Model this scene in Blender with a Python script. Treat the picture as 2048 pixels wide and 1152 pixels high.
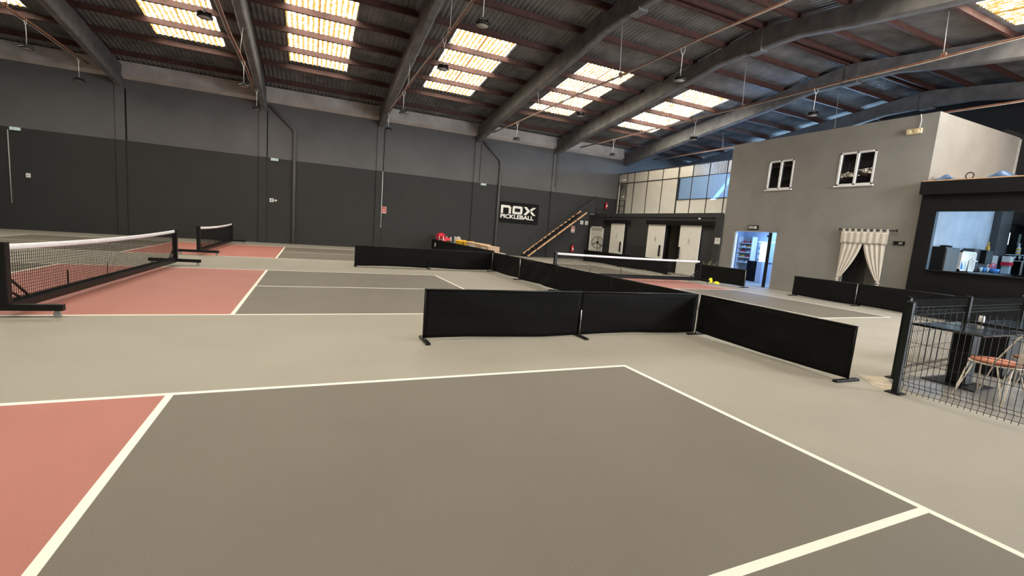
import bpy, bmesh, math, random
from mathutils import Vector, Matrix
random.seed(7)
PI = math.pi
for o in list(bpy.data.objects):
    bpy.data.objects.remove(o)
SC = bpy.context.scene
COL = SC.collection

# ------------------------------------------------------------------ camera, world, lights, exposure
cam_data = bpy.data.cameras.new('camera')
cam_data.sensor_width = 36.0
cam_data.lens = 36.0 * 911.8 / 2048.0
cam_data.clip_start = 0.05
cam_data.clip_end = 200
cam = bpy.data.objects.new('camera', cam_data)
COL.objects.link(cam)
YAW, PITCH, ROLL = 0.424264, -0.124043, 0.0765277
fw = Vector((math.sin(YAW)*math.cos(PITCH), math.cos(YAW)*math.cos(PITCH), math.sin(PITCH)))
r0 = Vector((math.cos(YAW), -math.sin(YAW), 0))
u0 = r0.cross(fw)
rt = math.cos(ROLL)*r0 + math.sin(ROLL)*u0
up = -math.sin(ROLL)*r0 + math.cos(ROLL)*u0
M = Matrix.Identity(4)
for i in range(3):
    M[i][0], M[i][1], M[i][2] = rt[i], up[i], -fw[i]
M[0][3], M[1][3], M[2][3] = -3.58837, -4.392057, 1.529233
cam.matrix_world = M
SC.camera = cam

world = bpy.data.worlds.new('world')
SC.world = world
world.use_nodes = True
wb = world.node_tree.nodes['Background']
wb.inputs[0].default_value = (0.55, 0.75, 1.0, 1)
wb.inputs[1].default_value = 1.0

SC.view_settings.view_transform = 'Standard'
SC.view_settings.look = 'None'
SC.view_settings.gamma = 1.0
SC.view_settings.use_curve_mapping = False
SC.view_settings.exposure = 1.1
SKY_STRENGTH = 14.0

def area_light(name, loc, direction, sx, sy, power, color, spread=PI):
    l = bpy.data.lights.new(name, 'AREA')
    l.shape = 'RECTANGLE'
    l.size, l.size_y = sx, sy
    l.energy = power
    l.color = color
    l.spread = spread
    o = bpy.data.objects.new(name, l)
    COL.objects.link(o)
    o.location = loc
    o.rotation_euler = Vector(direction).to_track_quat('-Z', 'Y').to_euler()
    return o

# daylight through the open gate in the wall behind the photographer
area_light('gate_daylight', (10.5, -6.95, 1.7), (0, 1, 0.05), 5.6, 3.0, 300, (0.88, 0.94, 1.0))
area_light('added_high_fill', (11.2, -6.95, 5.3), (-0.02, 1, -0.18), 4.2, 2.0, 720, (0.97, 0.98, 1.0))  # unseen fill added up high to brighten the right court and office side
# cold tubes: bar and shop
area_light('bar_tube_light', (16.2, 1.6, 3.55), (0.0, 0.55, -1), 3.6, 0.5, 26, (0.30, 0.62, 1.0))
area_light('bar_window_light', (19.9, -1.2, 2.0), (-1, 0, 0), 3.5, 2.2, 40, (0.42, 0.70, 1.0))
area_light('shop_tube_light', (15.6, 9.6, 2.75), (0, 0, -1), 2.4, 2.2, 105, (0.26, 0.48, 1.0))
area_light('end_wall_window_light', (23.95, 15.5, 6.75), (-1, 0, 0.05), 9.0, 1.2, 520, (0.42, 0.68, 1.0))
area_light('added_office_glow', (15.95, 13.6, 3.6), (1, 0.0, 0.85), 0.3, 5.0, 40, (0.18, 0.45, 1.0))  # unseen lamp below the sill, added to turn the office panes blue

# ------------------------------------------------------------------ materials
MATS = {}
def nodes_of(m):
    m.use_nodes = True
    return m.node_tree.nodes, m.node_tree.links, m.node_tree.nodes['Principled BSDF']

def mat(name, col, rough=0.6, metal=0.0, var=0.12, scale=6.0, bump=0.0, bscale=60.0, spec=0.5, emit=None, estr=0.0, detail=4.0):
    """Principled surface with a soft procedural mottling of its base colour and an optional fine bump."""
    m = bpy.data.materials.new(name)
    N, L, P = nodes_of(m)
    P.inputs['Roughness'].default_value = rough
    P.inputs['Metallic'].default_value = metal
    P.inputs['Specular IOR Level'].default_value = spec
    tc = N.new('ShaderNodeTexCoord')
    nz = N.new('ShaderNodeTexNoise')
    nz.inputs['Scale'].default_value = scale
    nz.inputs['Detail'].default_value = detail
    L.new(tc.outputs['Object'], nz.inputs['Vector'])
    rp = N.new('ShaderNodeValToRGB')
    rp.color_ramp.elements[0].position = 0.3
    rp.color_ramp.elements[1].position = 0.7
    rp.color_ramp.elements[0].color = tuple(c*(1-var) for c in col)+(1,)
    rp.color_ramp.elements[1].color = tuple(min(1, c*(1+var)) for c in col)+(1,)
    L.new(nz.outputs['Fac'], rp.inputs['Fac'])
    L.new(rp.outputs['Color'], P.inputs['Base Color'])
    if bump > 0:
        n2 = N.new('ShaderNodeTexNoise')
        n2.inputs['Scale'].default_value = bscale
        n2.inputs['Detail'].default_value = 3
        L.new(tc.outputs['Object'], n2.inputs['Vector'])
        b = N.new('ShaderNodeBump')
        b.inputs['Strength'].default_value = bump
        b.inputs['Distance'].default_value = 0.01
        L.new(n2.outputs['Fac'], b.inputs['Height'])
        L.new(b.outputs['Normal'], P.inputs['Normal'])
    if emit:
        P.inputs['Emission Color'].default_value = tuple(emit)+(1,)
        P.inputs['Emission Strength'].default_value = estr
    MATS[name] = m
    return m

def floor_mat(name, col, rough, var=0.10):
    """Acrylic court coating: fine sand grain and faint large scuffs."""
    m = bpy.data.materials.new(name)
    N, L, P = nodes_of(m)
    tc = N.new('ShaderNodeTexCoord')
    n1 = N.new('ShaderNodeTexNoise'); n1.inputs['Scale'].default_value = 0.9; n1.inputs['Detail'].default_value = 6
    n2 = N.new('ShaderNodeTexNoise'); n2.inputs['Scale'].default_value = 70; n2.inputs['Detail'].default_value = 2
    L.new(tc.outputs['Object'], n1.inputs['Vector']); L.new(tc.outputs['Object'], n2.inputs['Vector'])
    mx = N.new('ShaderNodeMath'); mx.operation = 'ADD'
    L.new(n1.outputs['Fac'], mx.inputs[0]); L.new(n2.outputs['Fac'], mx.inputs[1])
    rp = N.new('ShaderNodeValToRGB')
    rp.color_ramp.elements[0].position = 0.35; rp.color_ramp.elements[1].position = 0.75
    mp = N.new('ShaderNodeMath'); mp.operation = 'MULTIPLY'; mp.inputs[1].default_value = 0.5
    L.new(mx.outputs[0], mp.inputs[0]); L.new(mp.outputs[0], rp.inputs['Fac'])
    rp.color_ramp.elements[0].color = tuple(c*(1-var) for c in col)+(1,)
    rp.color_ramp.elements[1].color = tuple(c*(1+var) for c in col)+(1,)
    L.new(rp.outputs['Color'], P.inputs['Base Color'])
    P.inputs['Roughness'].default_value = rough
    b = N.new('ShaderNodeBump'); b.inputs['Strength'].default_value = 0.15; b.inputs['Distance'].default_value = 0.004
    L.new(n2.outputs['Fac'], b.inputs['Height']); L.new(b.outputs['Normal'], P.inputs['Normal'])
    MATS[name] = m
    return m

def skylight_mat():
    """Old translucent corrugated sheet, daylight behind it, rows of brown-yellow dirt along the ribs."""
    m = bpy.data.materials.new('skylight_sheet')
    N, L, P = nodes_of(m)
    out = N['Material Output']
    tc = N.new('ShaderNodeTexCoord')
    mp = N.new('ShaderNodeMapping'); mp.inputs['Scale'].default_value = (1, 0.55, 1)
    L.new(tc.outputs['Object'], mp.inputs['Vector'])
    nz = N.new('ShaderNodeTexNoise'); nz.inputs['Scale'].default_value = 9.0; nz.inputs['Detail'].default_value = 7; nz.inputs['Roughness'].default_value = 0.75
    L.new(mp.outputs['Vector'], nz.inputs['Vector'])
    sx = N.new('ShaderNodeSeparateXYZ'); L.new(tc.outputs['Object'], sx.inputs[0])
    k = N.new('ShaderNodeMath'); k.operation = 'MULTIPLY'; k.inputs[1].default_value = 2*PI/0.177
    L.new(sx.outputs['X'], k.inputs[0])
    s = N.new('ShaderNodeMath'); s.operation = 'SINE'; L.new(k.outputs[0], s.inputs[0])
    s2 = N.new('ShaderNodeMath'); s2.operation = 'MULTIPLY_ADD'; s2.inputs[1].default_value = 0.13
    L.new(s.outputs[0], s2.inputs[0]); L.new(nz.outputs['Fac'], s2.inputs[2])
    rp = N.new('ShaderNodeValToRGB')
    rp.color_ramp.elements[0].position = 0.40; rp.color_ramp.elements[0].color = (0.034, 0.021, 0.005, 1)
    rp.color_ramp.elements[1].position = 0.58; rp.color_ramp.elements[1].color = (1.0, 0.93, 0.785, 1)
    e2 = rp.color_ramp.elements.new(0.51); e2.color = (0.046, 0.038, 0.019, 1)
    L.new(s2.outputs[0], rp.inputs['Fac'])
    em = N.new('ShaderNodeEmission'); em.inputs['Strength'].default_value = SKY_STRENGTH
    # brown lap joint where the two sheets of each skylight meet
    sg = N.new('ShaderNodeSeparateXYZ'); L.new(tc.outputs['Generated'], sg.inputs[0])
    d1 = N.new('ShaderNodeMath'); d1.operation = 'SUBTRACT'; d1.inputs[1].default_value = 0.48; L.new(sg.outputs['X'], d1.inputs[0])
    d2 = N.new('ShaderNodeMath'); d2.operation = 'ABSOLUTE'; L.new(d1.outputs[0], d2.inputs[0])
    d3 = N.new('ShaderNodeMath'); d3.operation = 'LESS_THAN'; d3.inputs[1].default_value = 0.010; L.new(d2.outputs[0], d3.inputs[0])
    mc = N.new('ShaderNodeMixRGB'); mc.inputs[2].default_value = (0.022, 0.010, 0.002, 1)
    L.new(d3.outputs[0], mc.inputs[0]); L.new(rp.outputs['Color'], mc.inputs[1])
    L.new(mc.outputs[0], em.inputs['Color'])
    L.new(em.outputs[0], out.inputs['Surface'])
    MATS['skylight_sheet'] = m
    return m

def glass_mat(name, tint=(0.9, 0.95, 1.0), refl=0.12, rough=0.02):
    m = bpy.data.materials.new(name)
    N, L, P = nodes_of(m)
    out = N['Material Output']
    tr = N.new('ShaderNodeBsdfTransparent'); tr.inputs[0].default_value = tint+(1,)
    gl = N.new('ShaderNodeBsdfGlossy'); gl.inputs['Roughness'].default_value = rough
    fr = N.new('ShaderNodeFresnel'); fr.inputs[0].default_value = 1.5
    ad = N.new('ShaderNodeMath'); ad.operation = 'ADD'; ad.inputs[1].default_value = refl; ad.use_clamp = True
    ge = N.new('ShaderNodeNewGeometry')
    iv = N.new('ShaderNodeMath'); iv.operation = 'SUBTRACT'; iv.inputs[0].default_value = 1.0; L.new(ge.outputs['Backfacing'], iv.inputs[1])
    ml = N.new('ShaderNodeMath'); ml.operation = 'MULTIPLY'; L.new(fr.outputs[0], ml.inputs[0]); L.new(iv.outputs[0], ml.inputs[1])
    L.new(ml.outputs[0], ad.inputs[0])
    mx = N.new('ShaderNodeMixShader')
    L.new(ad.outputs[0], mx.inputs[0]); L.new(tr.outputs[0], mx.inputs[1]); L.new(gl.outputs[0], mx.inputs[2])
    L.new(mx.outputs[0], out.inputs['Surface'])
    MATS[name] = m
    return m

def emit_mat(name, col, strength):
    m = bpy.data.materials.new(name)
    N, L, P = nodes_of(m)
    em = N.new('ShaderNodeEmission'); em.inputs[0].default_value = tuple(col)+(1,); em.inputs[1].default_value = strength
    L.new(em.outputs[0], N['Material Output'].inputs['Surface'])
    MATS[name] = m
    return m

floor_mat('floor_surround', (0.285, 0.262, 0.222), 0.62)
floor_mat('floor_court', (0.140, 0.122, 0.099), 0.60)
floor_mat('floor_kitchen', (0.375, 0.143, 0.116), 0.62)
floor_mat('floor_line', (0.80, 0.77, 0.69), 0.6, 0.05)
mat('floor_polished', (0.30, 0.28, 0.25), 0.14, var=0.25, scale=2.0, spec=0.6)
mat('floor_worn', (0.40, 0.33, 0.24), 0.55, var=0.3, scale=9)
mat('wall_charcoal', (0.0235, 0.0235, 0.0235), 0.75, var=0.1, scale=1.2, bump=0.15, bscale=18)
mat('wall_grey', (0.112, 0.109, 0.112), 0.85, var=0.12, scale=0.8, bump=0.15, bscale=14)
mat('wall_ledge', (0.50, 0.47, 0.45), 0.9, var=0.2, scale=1.5)
mat('office_grey', (0.255, 0.242, 0.217), 0.85, var=0.07, scale=1.5, bump=0.1, bscale=30)
mat('block_charcoal', (0.033, 0.034, 0.034), 0.7, var=0.12, scale=2.0)
mat('block_band', (0.026, 0.027, 0.027), 0.6, var=0.12, scale=2.0)
mat('panel_white', (0.56, 0.52, 0.45), 0.6, var=0.05, scale=2.0)
mat('mullion_black', (0.015, 0.015, 0.015), 0.5)
mat('roof_sheet', (0.150, 0.152, 0.155), 0.27, var=0.35, scale=1.3, detail=6)
skylight_mat()
mat('beam_grey', (0.14, 0.138, 0.138), 0.8, var=0.25, scale=2.5, bump=0.3, bscale=25)
mat('purlin_rust', (0.062, 0.023, 0.017), 0.7, var=0.3, scale=5)
mat('pipe_rust', (0.20, 0.085, 0.05), 0.55, var=0.35, scale=7)
mat('black_paint', (0.0055, 0.0055, 0.006), 0.45, var=0.2, spec=0.3)
mat('black_matt', (0.006, 0.006, 0.006), 0.8, var=0.2, spec=0.2)
mat('black_cloth', (0.0045, 0.0045, 0.0045), 0.75, var=0.25, scale=12, bump=0.25, bscale=160, spec=0.16)
mat('black_gloss', (0.008, 0.009, 0.011), 0.08, var=0.1)
mat('pane_gloss', (0.006, 0.006, 0.007), 0.012, var=0.05, spec=0.7)
mat('net_cord', (0.006, 0.006, 0.006), 0.8, spec=0.2)
mat('net_tape', (0.80, 0.80, 0.83), 0.7, var=0.05, scale=20)
mat('steel', (0.42, 0.42, 0.42), 0.3, 1.0, var=0.1)
mat('caster_grey', (0.30, 0.30, 0.28), 0.5)
mat('white_paint', (0.78, 0.76, 0.72), 0.5, var=0.03)
mat('door_white', (0.87, 0.84, 0.76), 0.5, var=0.04)
mat('pvc_white', (0.80, 0.79, 0.76), 0.4, var=0.03)
mat('light_grey', (0.42, 0.41, 0.39), 0.6)
mat('dark_grey', (0.05, 0.05, 0.05), 0.6)
mat('wood_raw', (0.62, 0.36, 0.20), 0.6, var=0.25, scale=9)
mat('tread_dark', (0.022, 0.019, 0.017), 0.6)
mat('red_gloss', (0.55, 0.012, 0.018), 0.35, var=0.1)
mat('red_plastic', (0.62, 0.015, 0.045), 0.5, var=0.15)
mat('sign_red', (0.52, 0.05, 0.05), 0.5, var=0.05)
mat('sign_cream', (0.80, 0.72, 0.66), 0.5, var=0.05)
mat('yellow_plastic', (0.85, 0.50, 0.02), 0.5, var=0.08)
mat('cone_yellow', (0.80, 0.75, 0.03), 0.5, var=0.06)
mat('cardboard', (0.62, 0.42, 0.28), 0.8, var=0.12, scale=8)
mat('curtain_cloth', (0.62, 0.56, 0.47), 0.85, var=0.06, scale=30, bump=0.2, bscale=120)
mat('leaf_green', (0.16, 0.165, 0.065), 0.55, var=0.35, scale=5)
mat('leaf_pale', (0.42, 0.38, 0.22), 0.6, var=0.3, scale=5)
mat('terracotta', (0.09, 0.08, 0.07), 0.7)
mat('fence_green', (0.006, 0.009, 0.0085), 0.42, var=0.2, spec=0.35)
mat('cushion_orange', (0.42, 0.145, 0.08), 0.7, var=0.18, scale=14, bump=0.3, bscale=90)
mat('chair_cream', (0.66, 0.60, 0.50), 0.45, var=0.05)
mat('table_black', (0.008, 0.009, 0.010), 0.13, var=0.15, spec=0.7)
mat('wall_shop', (0.58, 0.64, 0.72), 0.8, var=0.04)
mat('bar_wall', (0.42, 0.45, 0.50), 0.7, var=0.1, scale=2.5)
mat('tarp_blue', (0.06, 0.13, 0.26), 0.35, var=0.3, scale=6)
mat('blue_plastic', (0.05, 0.25, 0.65), 0.35)
mat('amber_glass', (0.55, 0.30, 0.03), 0.1, var=0.1)
mat('clear_glass', (0.55, 0.68, 0.75), 0.1, var=0.05)
mat('chrome', (0.75, 0.78, 0.82), 0.12, 1.0)
mat('lamp_white', (0.80, 0.80, 0.78), 0.4, var=0.02)
mat('emergency_yellow', (0.72, 0.58, 0.35), 0.5)
glass_mat('window_glass', (0.03, 0.03, 0.035), 0.02, 0.01)
glass_mat('office_glass', (0.74, 0.87, 1.0), 0.03, 0.03)
emit_mat('exit_lit', (0.70, 0.90, 0.80), 0.26)
emit_mat('bar_daylight', (0.50, 0.76, 1.0), 2.2)
emit_mat('tube_lit', (0.55, 0.90, 1.0), 1.3)
emit_mat('fridge_lit', (0.78, 0.93, 1.0), 1.5)

# ------------------------------------------------------------------ mesh helpers
class MB:
    def __init__(s):
        s.v, s.f, s.m, s.sm = [], [], [], []
    def face(s, pts, mi=0, smooth=False):
        b = len(s.v)
        s.v += [tuple(p) for p in pts]
        s.f.append(tuple(range(b, b+len(pts)))); s.m.append(mi); s.sm.append(smooth)
    def box(s, x0, x1, y0, y1, z0, z1, mi=0, mx=None):
        b = len(s.v)
        P = [(x, y, z) for z in (z0, z1) for y in (y0, y1) for x in (x0, x1)]
        if mx is not None:
            P = [tuple(mx @ Vector(p)) for p in P]
        s.v += P
        for q in ((0, 2, 3, 1), (4, 5, 7, 6), (0, 1, 5, 4), (2, 6, 7, 3), (0, 4, 6, 2), (1, 3, 7, 5)):
            s.f.append(tuple(b+i for i in q)); s.m.append(mi); s.sm.append(False)
        return s
    def bar(s, a, c, w, h, mi=0, upv=(0, 0, 1)):
        """rectangular bar from a to c, w across, h along upv"""
        a, c = Vector(a), Vector(c)
        d = (c-a); ln = d.length; d.normalize()
        u = Vector(upv)
        x = d.cross(u)
        if x.length < 1e-5:
            x = d.cross(Vector((1, 0, 0)))
        x.normalize(); u = x.cross(d)
        m = Matrix((x, d, u)).transposed().to_4x4(); m.translation = a
        return s.box(-w/2, w/2, 0, ln, -h/2, h/2, mi, m)
    def tube(s, pts, r, n=8, mi=0, closed=False, caps=True, smooth=True):
        pts = [Vector(p) for p in pts]
        k = len(pts); b = len(s.v); prev = None
        for i, p in enumerate(pts):
            if closed:
                t = pts[(i+1) % k]-pts[(i-1) % k]
            else:
                t = pts[min(i+1, k-1)]-pts[max(i-1, 0)]
            t.normalize()
            if prev is None:
                a = t.cross(Vector((0, 0, 1)))
                if a.length < 1e-3:
                    a = t.cross(Vector((1, 0, 0)))
            else:
                a = prev-t*prev.dot(t)
            a.normalize(); prev = a
            c = t.cross(a)
            rr = r[i] if isinstance(r, (list, tuple)) else r
            for j in range(n):
                w = 2*PI*j/n
                s.v.append(tuple(p+rr*(math.cos(w)*a+math.sin(w)*c)))
        for i in range(k if closed else k-1):
            for j in range(n):
                i2 = (i+1) % k
                s.f.append((b+i*n+j, b+i*n+(j+1) % n, b+i2*n+(j+1) % n, b+i2*n+j)); s.m.append(mi); s.sm.append(smooth)
        if caps and not closed:
            s.f.append(tuple(b+j for j in reversed(range(n)))); s.m.append(mi); s.sm.append(False)
            s.f.append(tuple(b+(k-1)*n+j for j in range(n))); s.m.append(mi); s.sm.append(False)
        return s
    def lathe(s, prof, cen=(0, 0, 0), n=20, mi=0, mx=None, smooth=True):
        b = len(s.v); cx, cy, cz = cen
        for (r, z) in prof:
            for j in range(n):
                w = 2*PI*j/n
                p = Vector((cx+r*math.cos(w), cy+r*math.sin(w), cz+z))
                s.v.append(tuple(mx @ p if mx is not None else p))
        for i in range(len(prof)-1):
            for j in range(n):
                s.f.append((b+i*n+j, b+i*n+(j+1) % n, b+(i+1)*n+(j+1) % n, b+(i+1)*n+j)); s.m.append(mi); s.sm.append(smooth)
        s.f.append(tuple(b+j for j in reversed(range(n)))); s.m.append(mi); s.sm.append(False)
        s.f.append(tuple(b+(len(prof)-1)*n+j for j in range(n))); s.m.append(mi); s.sm.append(False)
        return s
    def prism(s, poly, fn, d0, d1, mi=0):
        """poly of (u,v); fn(u,v,d) -> xyz; extruded from d0 to d1"""
        n = len(poly); b = len(s.v)
        s.v += [tuple(fn(u, v, d0)) for u, v in poly]+[tuple(fn(u, v, d1)) for u, v in poly]
        s.f.append(tuple(b+i for i in range(n))); s.f.append(tuple(b+n+i for i in reversed(range(n))))
        s.m += [mi, mi]; s.sm += [False, False]
        for i in range(n):
            j = (i+1) % n
            s.f.append((b+i, b+n+i, b+n+j, b+j)); s.m.append(mi); s.sm.append(False)
        return s
    def grid(s, fn, nu, nv, mi=0, smooth=True):
        b = len(s.v)
        for i in range(nu+1):
            for j in range(nv+1):
                s.v.append(tuple(fn(i/nu, j/nv)))
        for i in range(nu):
            for j in range(nv):
                k = b+i*(nv+1)+j
                s.f.append((k, k+nv+1, k+nv+2, k+1)); s.m.append(mi); s.sm.append(smooth)
        return s
    def build(s, name, mats, parent=None, bevel=0.0, solid=0.0, fix=True):
        me = bpy.data.meshes.new(name)
        me.from_pydata(s.v, [], s.f)
        if not isinstance(mats, (list, tuple)):
            mats = [mats]
        for m in mats:
            me.materials.append(MATS[m])
        me.polygons.foreach_set('material_index', s.m)
        me.polygons.foreach_set('use_smooth', s.sm)
        if fix:
            bm = bmesh.new(); bm.from_mesh(me)
            bmesh.ops.recalc_face_normals(bm, faces=bm.faces)
            bm.to_mesh(me); bm.free()
        me.update()
        o = bpy.data.objects.new(name, me)
        COL.objects.link(o)
        if parent:
            o.parent = parent
        if bevel > 0:
            md = o.modifiers.new('bevel', 'BEVEL'); md.width = bevel; md.segments = 2; md.limit_method = 'ANGLE'
        if solid > 0:
            md = o.modifiers.new('solid', 'SOLIDIFY'); md.thickness = solid; md.offset = 0
        return o

def tag(o, label, cat, group=None, kind=None):
    o['label'] = label; o['category'] = cat
    if group: o['group'] = group
    if kind: o['kind'] = kind
    return o
def thing(name, label, cat, loc=(0, 0, 0), rz=0.0, group=None):
    o = bpy.data.objects.new(name, None)
    o.empty_display_size = 0.2
    COL.objects.link(o)
    o.location = loc; o.rotation_euler = (0, 0, rz)
    return tag(o, label, cat, group)
def struct(o, label=None, cat=None):
    o['kind'] = 'structure'
    if label: o['label'] = label; o['category'] = cat
    return o
def copy_tree(o, parent=None):
    c = o.copy(); COL.objects.link(c)
    if parent: c.parent = parent
    for ch in list(o.children):
        copy_tree(ch, c)
    return c
def box_obj(name, b, m, parent=None, bevel=0.0):
    return MB().box(*b).build(name, m, parent, bevel)

def wall_cells(mb, us, zs, solid, fn, d0, d1, mi=lambda u, z: 0):
    """wall built from a grid of cells; solid(u,z) says where it stands; fn(u,z,d) -> xyz"""
    nu, nz = len(us)-1, len(zs)-1
    S = [[solid((us[i]+us[i+1])/2, (zs[j]+zs[j+1])/2) for j in range(nz)] for i in range(nu)]
    for i in range(nu):
        for j in range(nz):
            if not S[i][j]:
                continue
            a, b, c, d = us[i], us[i+1], zs[j], zs[j+1]
            k = mi((a+b)/2, (c+d)/2)
            mb.face([fn(a, c, d0), fn(b, c, d0), fn(b, d, d0), fn(a, d, d0)], k)
            mb.face([fn(a, c, d1), fn(a, d, d1), fn(b, d, d1), fn(b, c, d1)], k)
            for (ii, jj, e) in ((i-1, j, ((a, c), (a, d))), (i+1, j, ((b, c), (b, d))), (i, j-1, ((a, c), (b, c))), (i, j+1, ((a, d), (b, d)))):
                if not (0 <= ii < nu and 0 <= jj < nz and S[ii][jj]):
                    (p, q), (r, t) = e
                    mb.face([fn(p, q, d0), fn(r, t, d0), fn(r, t, d1), fn(p, q, d1)], k)
def inside(u, z, rects):
    return any(a < u < b and c < z < d for a, b, c, d in rects)

# ------------------------------------------------------------------ floor with the painted courts
XW0, XW1, YW0, YW1 = -17.5, 24.0, -7.0, 21.9
LW = 0.055
courts_x = [(-6.1, 0.0), (3.25, 9.35), (13.05, 19.2)]       # three courts side by side, length along X
zones = []          # (x0,x1,y0,y1,material) later entries win
for (a, b) in courts_x:
    m = (a+b)/2
    zones += [(-13.41, 0, a, b, 'floor_court'), (-8.84, -4.57, a, b, 'floor_kitchen')]
    for x in (-13.41, -8.84, -4.57-LW, -LW):
        zones.append((x, x+LW, a, b, 'floor_line'))
    for y in (a, b-LW):
        zones.append((-13.41, 0, y, y+LW, 'floor_line'))
    zones += [(-13.41, -8.84, m-LW/2, m+LW/2, 'floor_line'), (-4.57, 0, m-LW/2, m+LW/2, 'floor_line')]
RX0, RX1, RXM = 4.75, 10.82, 7.85
RY = (2.5, 7.52, 11.8, 16.75)
zones += [(RX0, RX1, RY[0], RY[3], 'floor_court'), (RX0, RX1, RY[1], RY[2], 'floor_kitchen')]
for y in (RY[0], RY[1]-LW, RY[2], RY[3]-LW):
    zones.append((RX0, RX1, y, y+LW, 'floor_line'))
for x in (RX0, RX1-LW):
    zones.append((x, x+LW, RY[0], RY[3], 'floor_line'))
zones += [(RXM-LW/2, RXM+LW/2, RY[0], RY[1], 'floor_line'), (RXM-LW/2, RXM+LW/2, RY[2], RY[3], 'floor_line')]
zones += [(3.0, 13.3, -7.0, -1.2, 'floor_polished')]
fm = ['floor_surround', 'floor_court', 'floor_kitchen', 'floor_line', 'floor_polished', 'floor_worn']
xs = sorted({XW0, XW1} | {z[0] for z in zones} | {z[1] for z in zones})
ys = sorted({YW0, YW1+0.2} | {z[2] for z in zones} | {z[3] for z in zones})
fl = MB()
b0 = 0
for x in xs:
    for y in ys:
        fl.v.append((x, y, 0.0))
ny = len(ys)
for i in range(len(xs)-1):
    for j in range(ny-1):
        cx, cy = (xs[i]+xs[i+1])/2, (ys[j]+ys[j+1])/2
        k = 0
        for (a, b, c, d, m) in zones:
            if a < cx < b and c < cy < d:
                k = fm.index(m)
        fl.f.append((i*ny+j, (i+1)*ny+j, (i+1)*ny+j+1, i*ny+j+1)); fl.m.append(k); fl.sm.append(False)
fl.box(XW0, XW1, YW0, YW1, -0.3, -0.002)
struct(fl.build('floor', fm, fix=False))
# worn strip of old flooring at the corner of the seating area
wf = MB()
wf.prism([(3.05, -0.95), (3.35, -1.12), (2.95, -1.42), (2.62, -1.5), (2.72, -1.3)], lambda u, v, d: (u, v, d), 0.0005, 0.003)
struct(wf.build('trim_1', 'floor_worn'), 'worn beige strip of floor edging by the fence posts', 'floor edging')

# ------------------------------------------------------------------ outer walls
wb_ = MB()
wall_cells(wb_, [XW0, 13.7, 15.7, XW1], [0, 4.22, 7.75], lambda u, z: True, lambda u, z, d: (u, d, z), YW1, YW1+0.2,
           lambda u, z: 0 if z < 4.22 else 1)
struct(wb_.build('wall_back', ['wall_charcoal', 'wall_grey']))
led = MB()
led.prism([(21.62, 6.98), (21.9, 6.86), (21.9, 7.56), (21.72, 7.56)], lambda u, v, d: (d, u, v), XW0, 15.7)
struct(led.build('trim_2', 'wall_ledge'), 'pale concrete gutter ledge along the top of the back wall', 'ledge')
FRAMES = [-16.9, -11.3, -5.75, -0.15, 5.4, 10.65, 16.1, 21.6]
for i, x in enumerate(FRAMES[:6]):
    p = MB()
    for z0, z1, k in ((0, 4.22, 0), (4.22, 6.72, 1)):
        p.box(x-0.17, x+0.17, YW1-0.07, YW1, z0, z1, k)
    p.box(x+0.175, x+0.215, YW1-0.03, YW1, 4.25, 6.45, 2)
    struct(p.build('wall_pillar', ['wall_charcoal', 'wall_grey', 'black_matt']))
lw = MB()
gate_l = (-9.5, -4.5, 0, 3.3)
wl = MB().box(XW0-0.2, XW0, YW0, YW1+0.2, 0, 9.4)
struct(wl.build('wall_left', 'wall_charcoal'))
wf_ = MB()
gates = [(7.6, 13.4, 0.05, 3.3), (9.0, 13.4, 4.2, 6.4)]
wall_cells(wf_, [XW0, 7.6, 9.0, 13.4, XW1], [0, 0.05, 3.3, 4.2, 6.4, 7.6], lambda u, z: not inside(u, z, gates),
           lambda u, z, d: (u, d, z), YW0-0.2, YW0)
struct(wf_.build('wall_front', 'wall_grey'))
wr = MB()
wall_cells(wr, [YW0-0.2, 10.9, 20.1, YW1+0.2], [0, 6.1, 7.4, 9.5], lambda u, z: not inside(u, z, [(10.9, 20.1, 6.1, 7.4)]), lambda u, z, d: (d, u, z), XW1, XW1+0.2)
struct(wr.build('wall_right', 'wall_charcoal'))

# ------------------------------------------------------------------ roof: corrugated sheet, skylights, beams, purlins
RIDGE_Y, EAVE_Z, SLOPE = 7.8, 7.55, 0.125
def roof_z(y):
    yy = y if y >= RIDGE_Y else 2*RIDGE_Y-y
    return EAVE_Z+SLOPE*(22-yy)
SKX = [(-15.1, -12.8), (-9.1, -6.85), (-4.48, -2.2), (1.3, 3.6), (6.95, 9.3), (12.62, 15.1)]
SKX2 = [(a+0.45, b+0.4) for a, b in SKX]
SKY_MAIN, SKY_OTHER = (12.6, 18.4), (-2.8, 3.0)
PER = 0.177
STEP = PER/8
def wave(x):
    return 0.026*math.sin(2*PI*x/PER)
def sheet(x0, x1, yspans, solid):
    mb = MB()
    n = int(round((x1-x0)/STEP))
    ylist = sorted({y for s in yspans for y in s})
    base = len(mb.v)
    for i in range(n+1):
        x = x0+(x1-x0)*i/n
        for y in ylist:
            mb.v.append((x, y, roof_z(y)+0.026+wave(x)))
    k = len(ylist)
    for i in range(n):
        x = x0+(x1-x0)*(i+0.5)/n
        for j in range(k-1):
            if solid(x, (ylist[j]+ylist[j+1])/2):
                mb.f.append((i*k+j, (i+1)*k+j, (i+1)*k+j+1, i*k+j+1)); mb.m.append(0); mb.sm.append(True)
    return mb
def in_sky(x, y):
    if SKY_MAIN[0] < y < SKY_MAIN[1]:
        return any(a < x < b for a, b in SKX)
    if SKY_OTHER[0] < y < SKY_OTHER[1]:
        return any(a < x < b for a, b in SKX2)
    return False
rs = sheet(XW0, XW1, [(YW0-0.2, SKY_OTHER[0]), SKY_OTHER, (RIDGE_Y, SKY_MAIN[0]), SKY_MAIN, (SKY_MAIN[1], 22.1)], lambda x, y: not in_sky(x, y))
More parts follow.
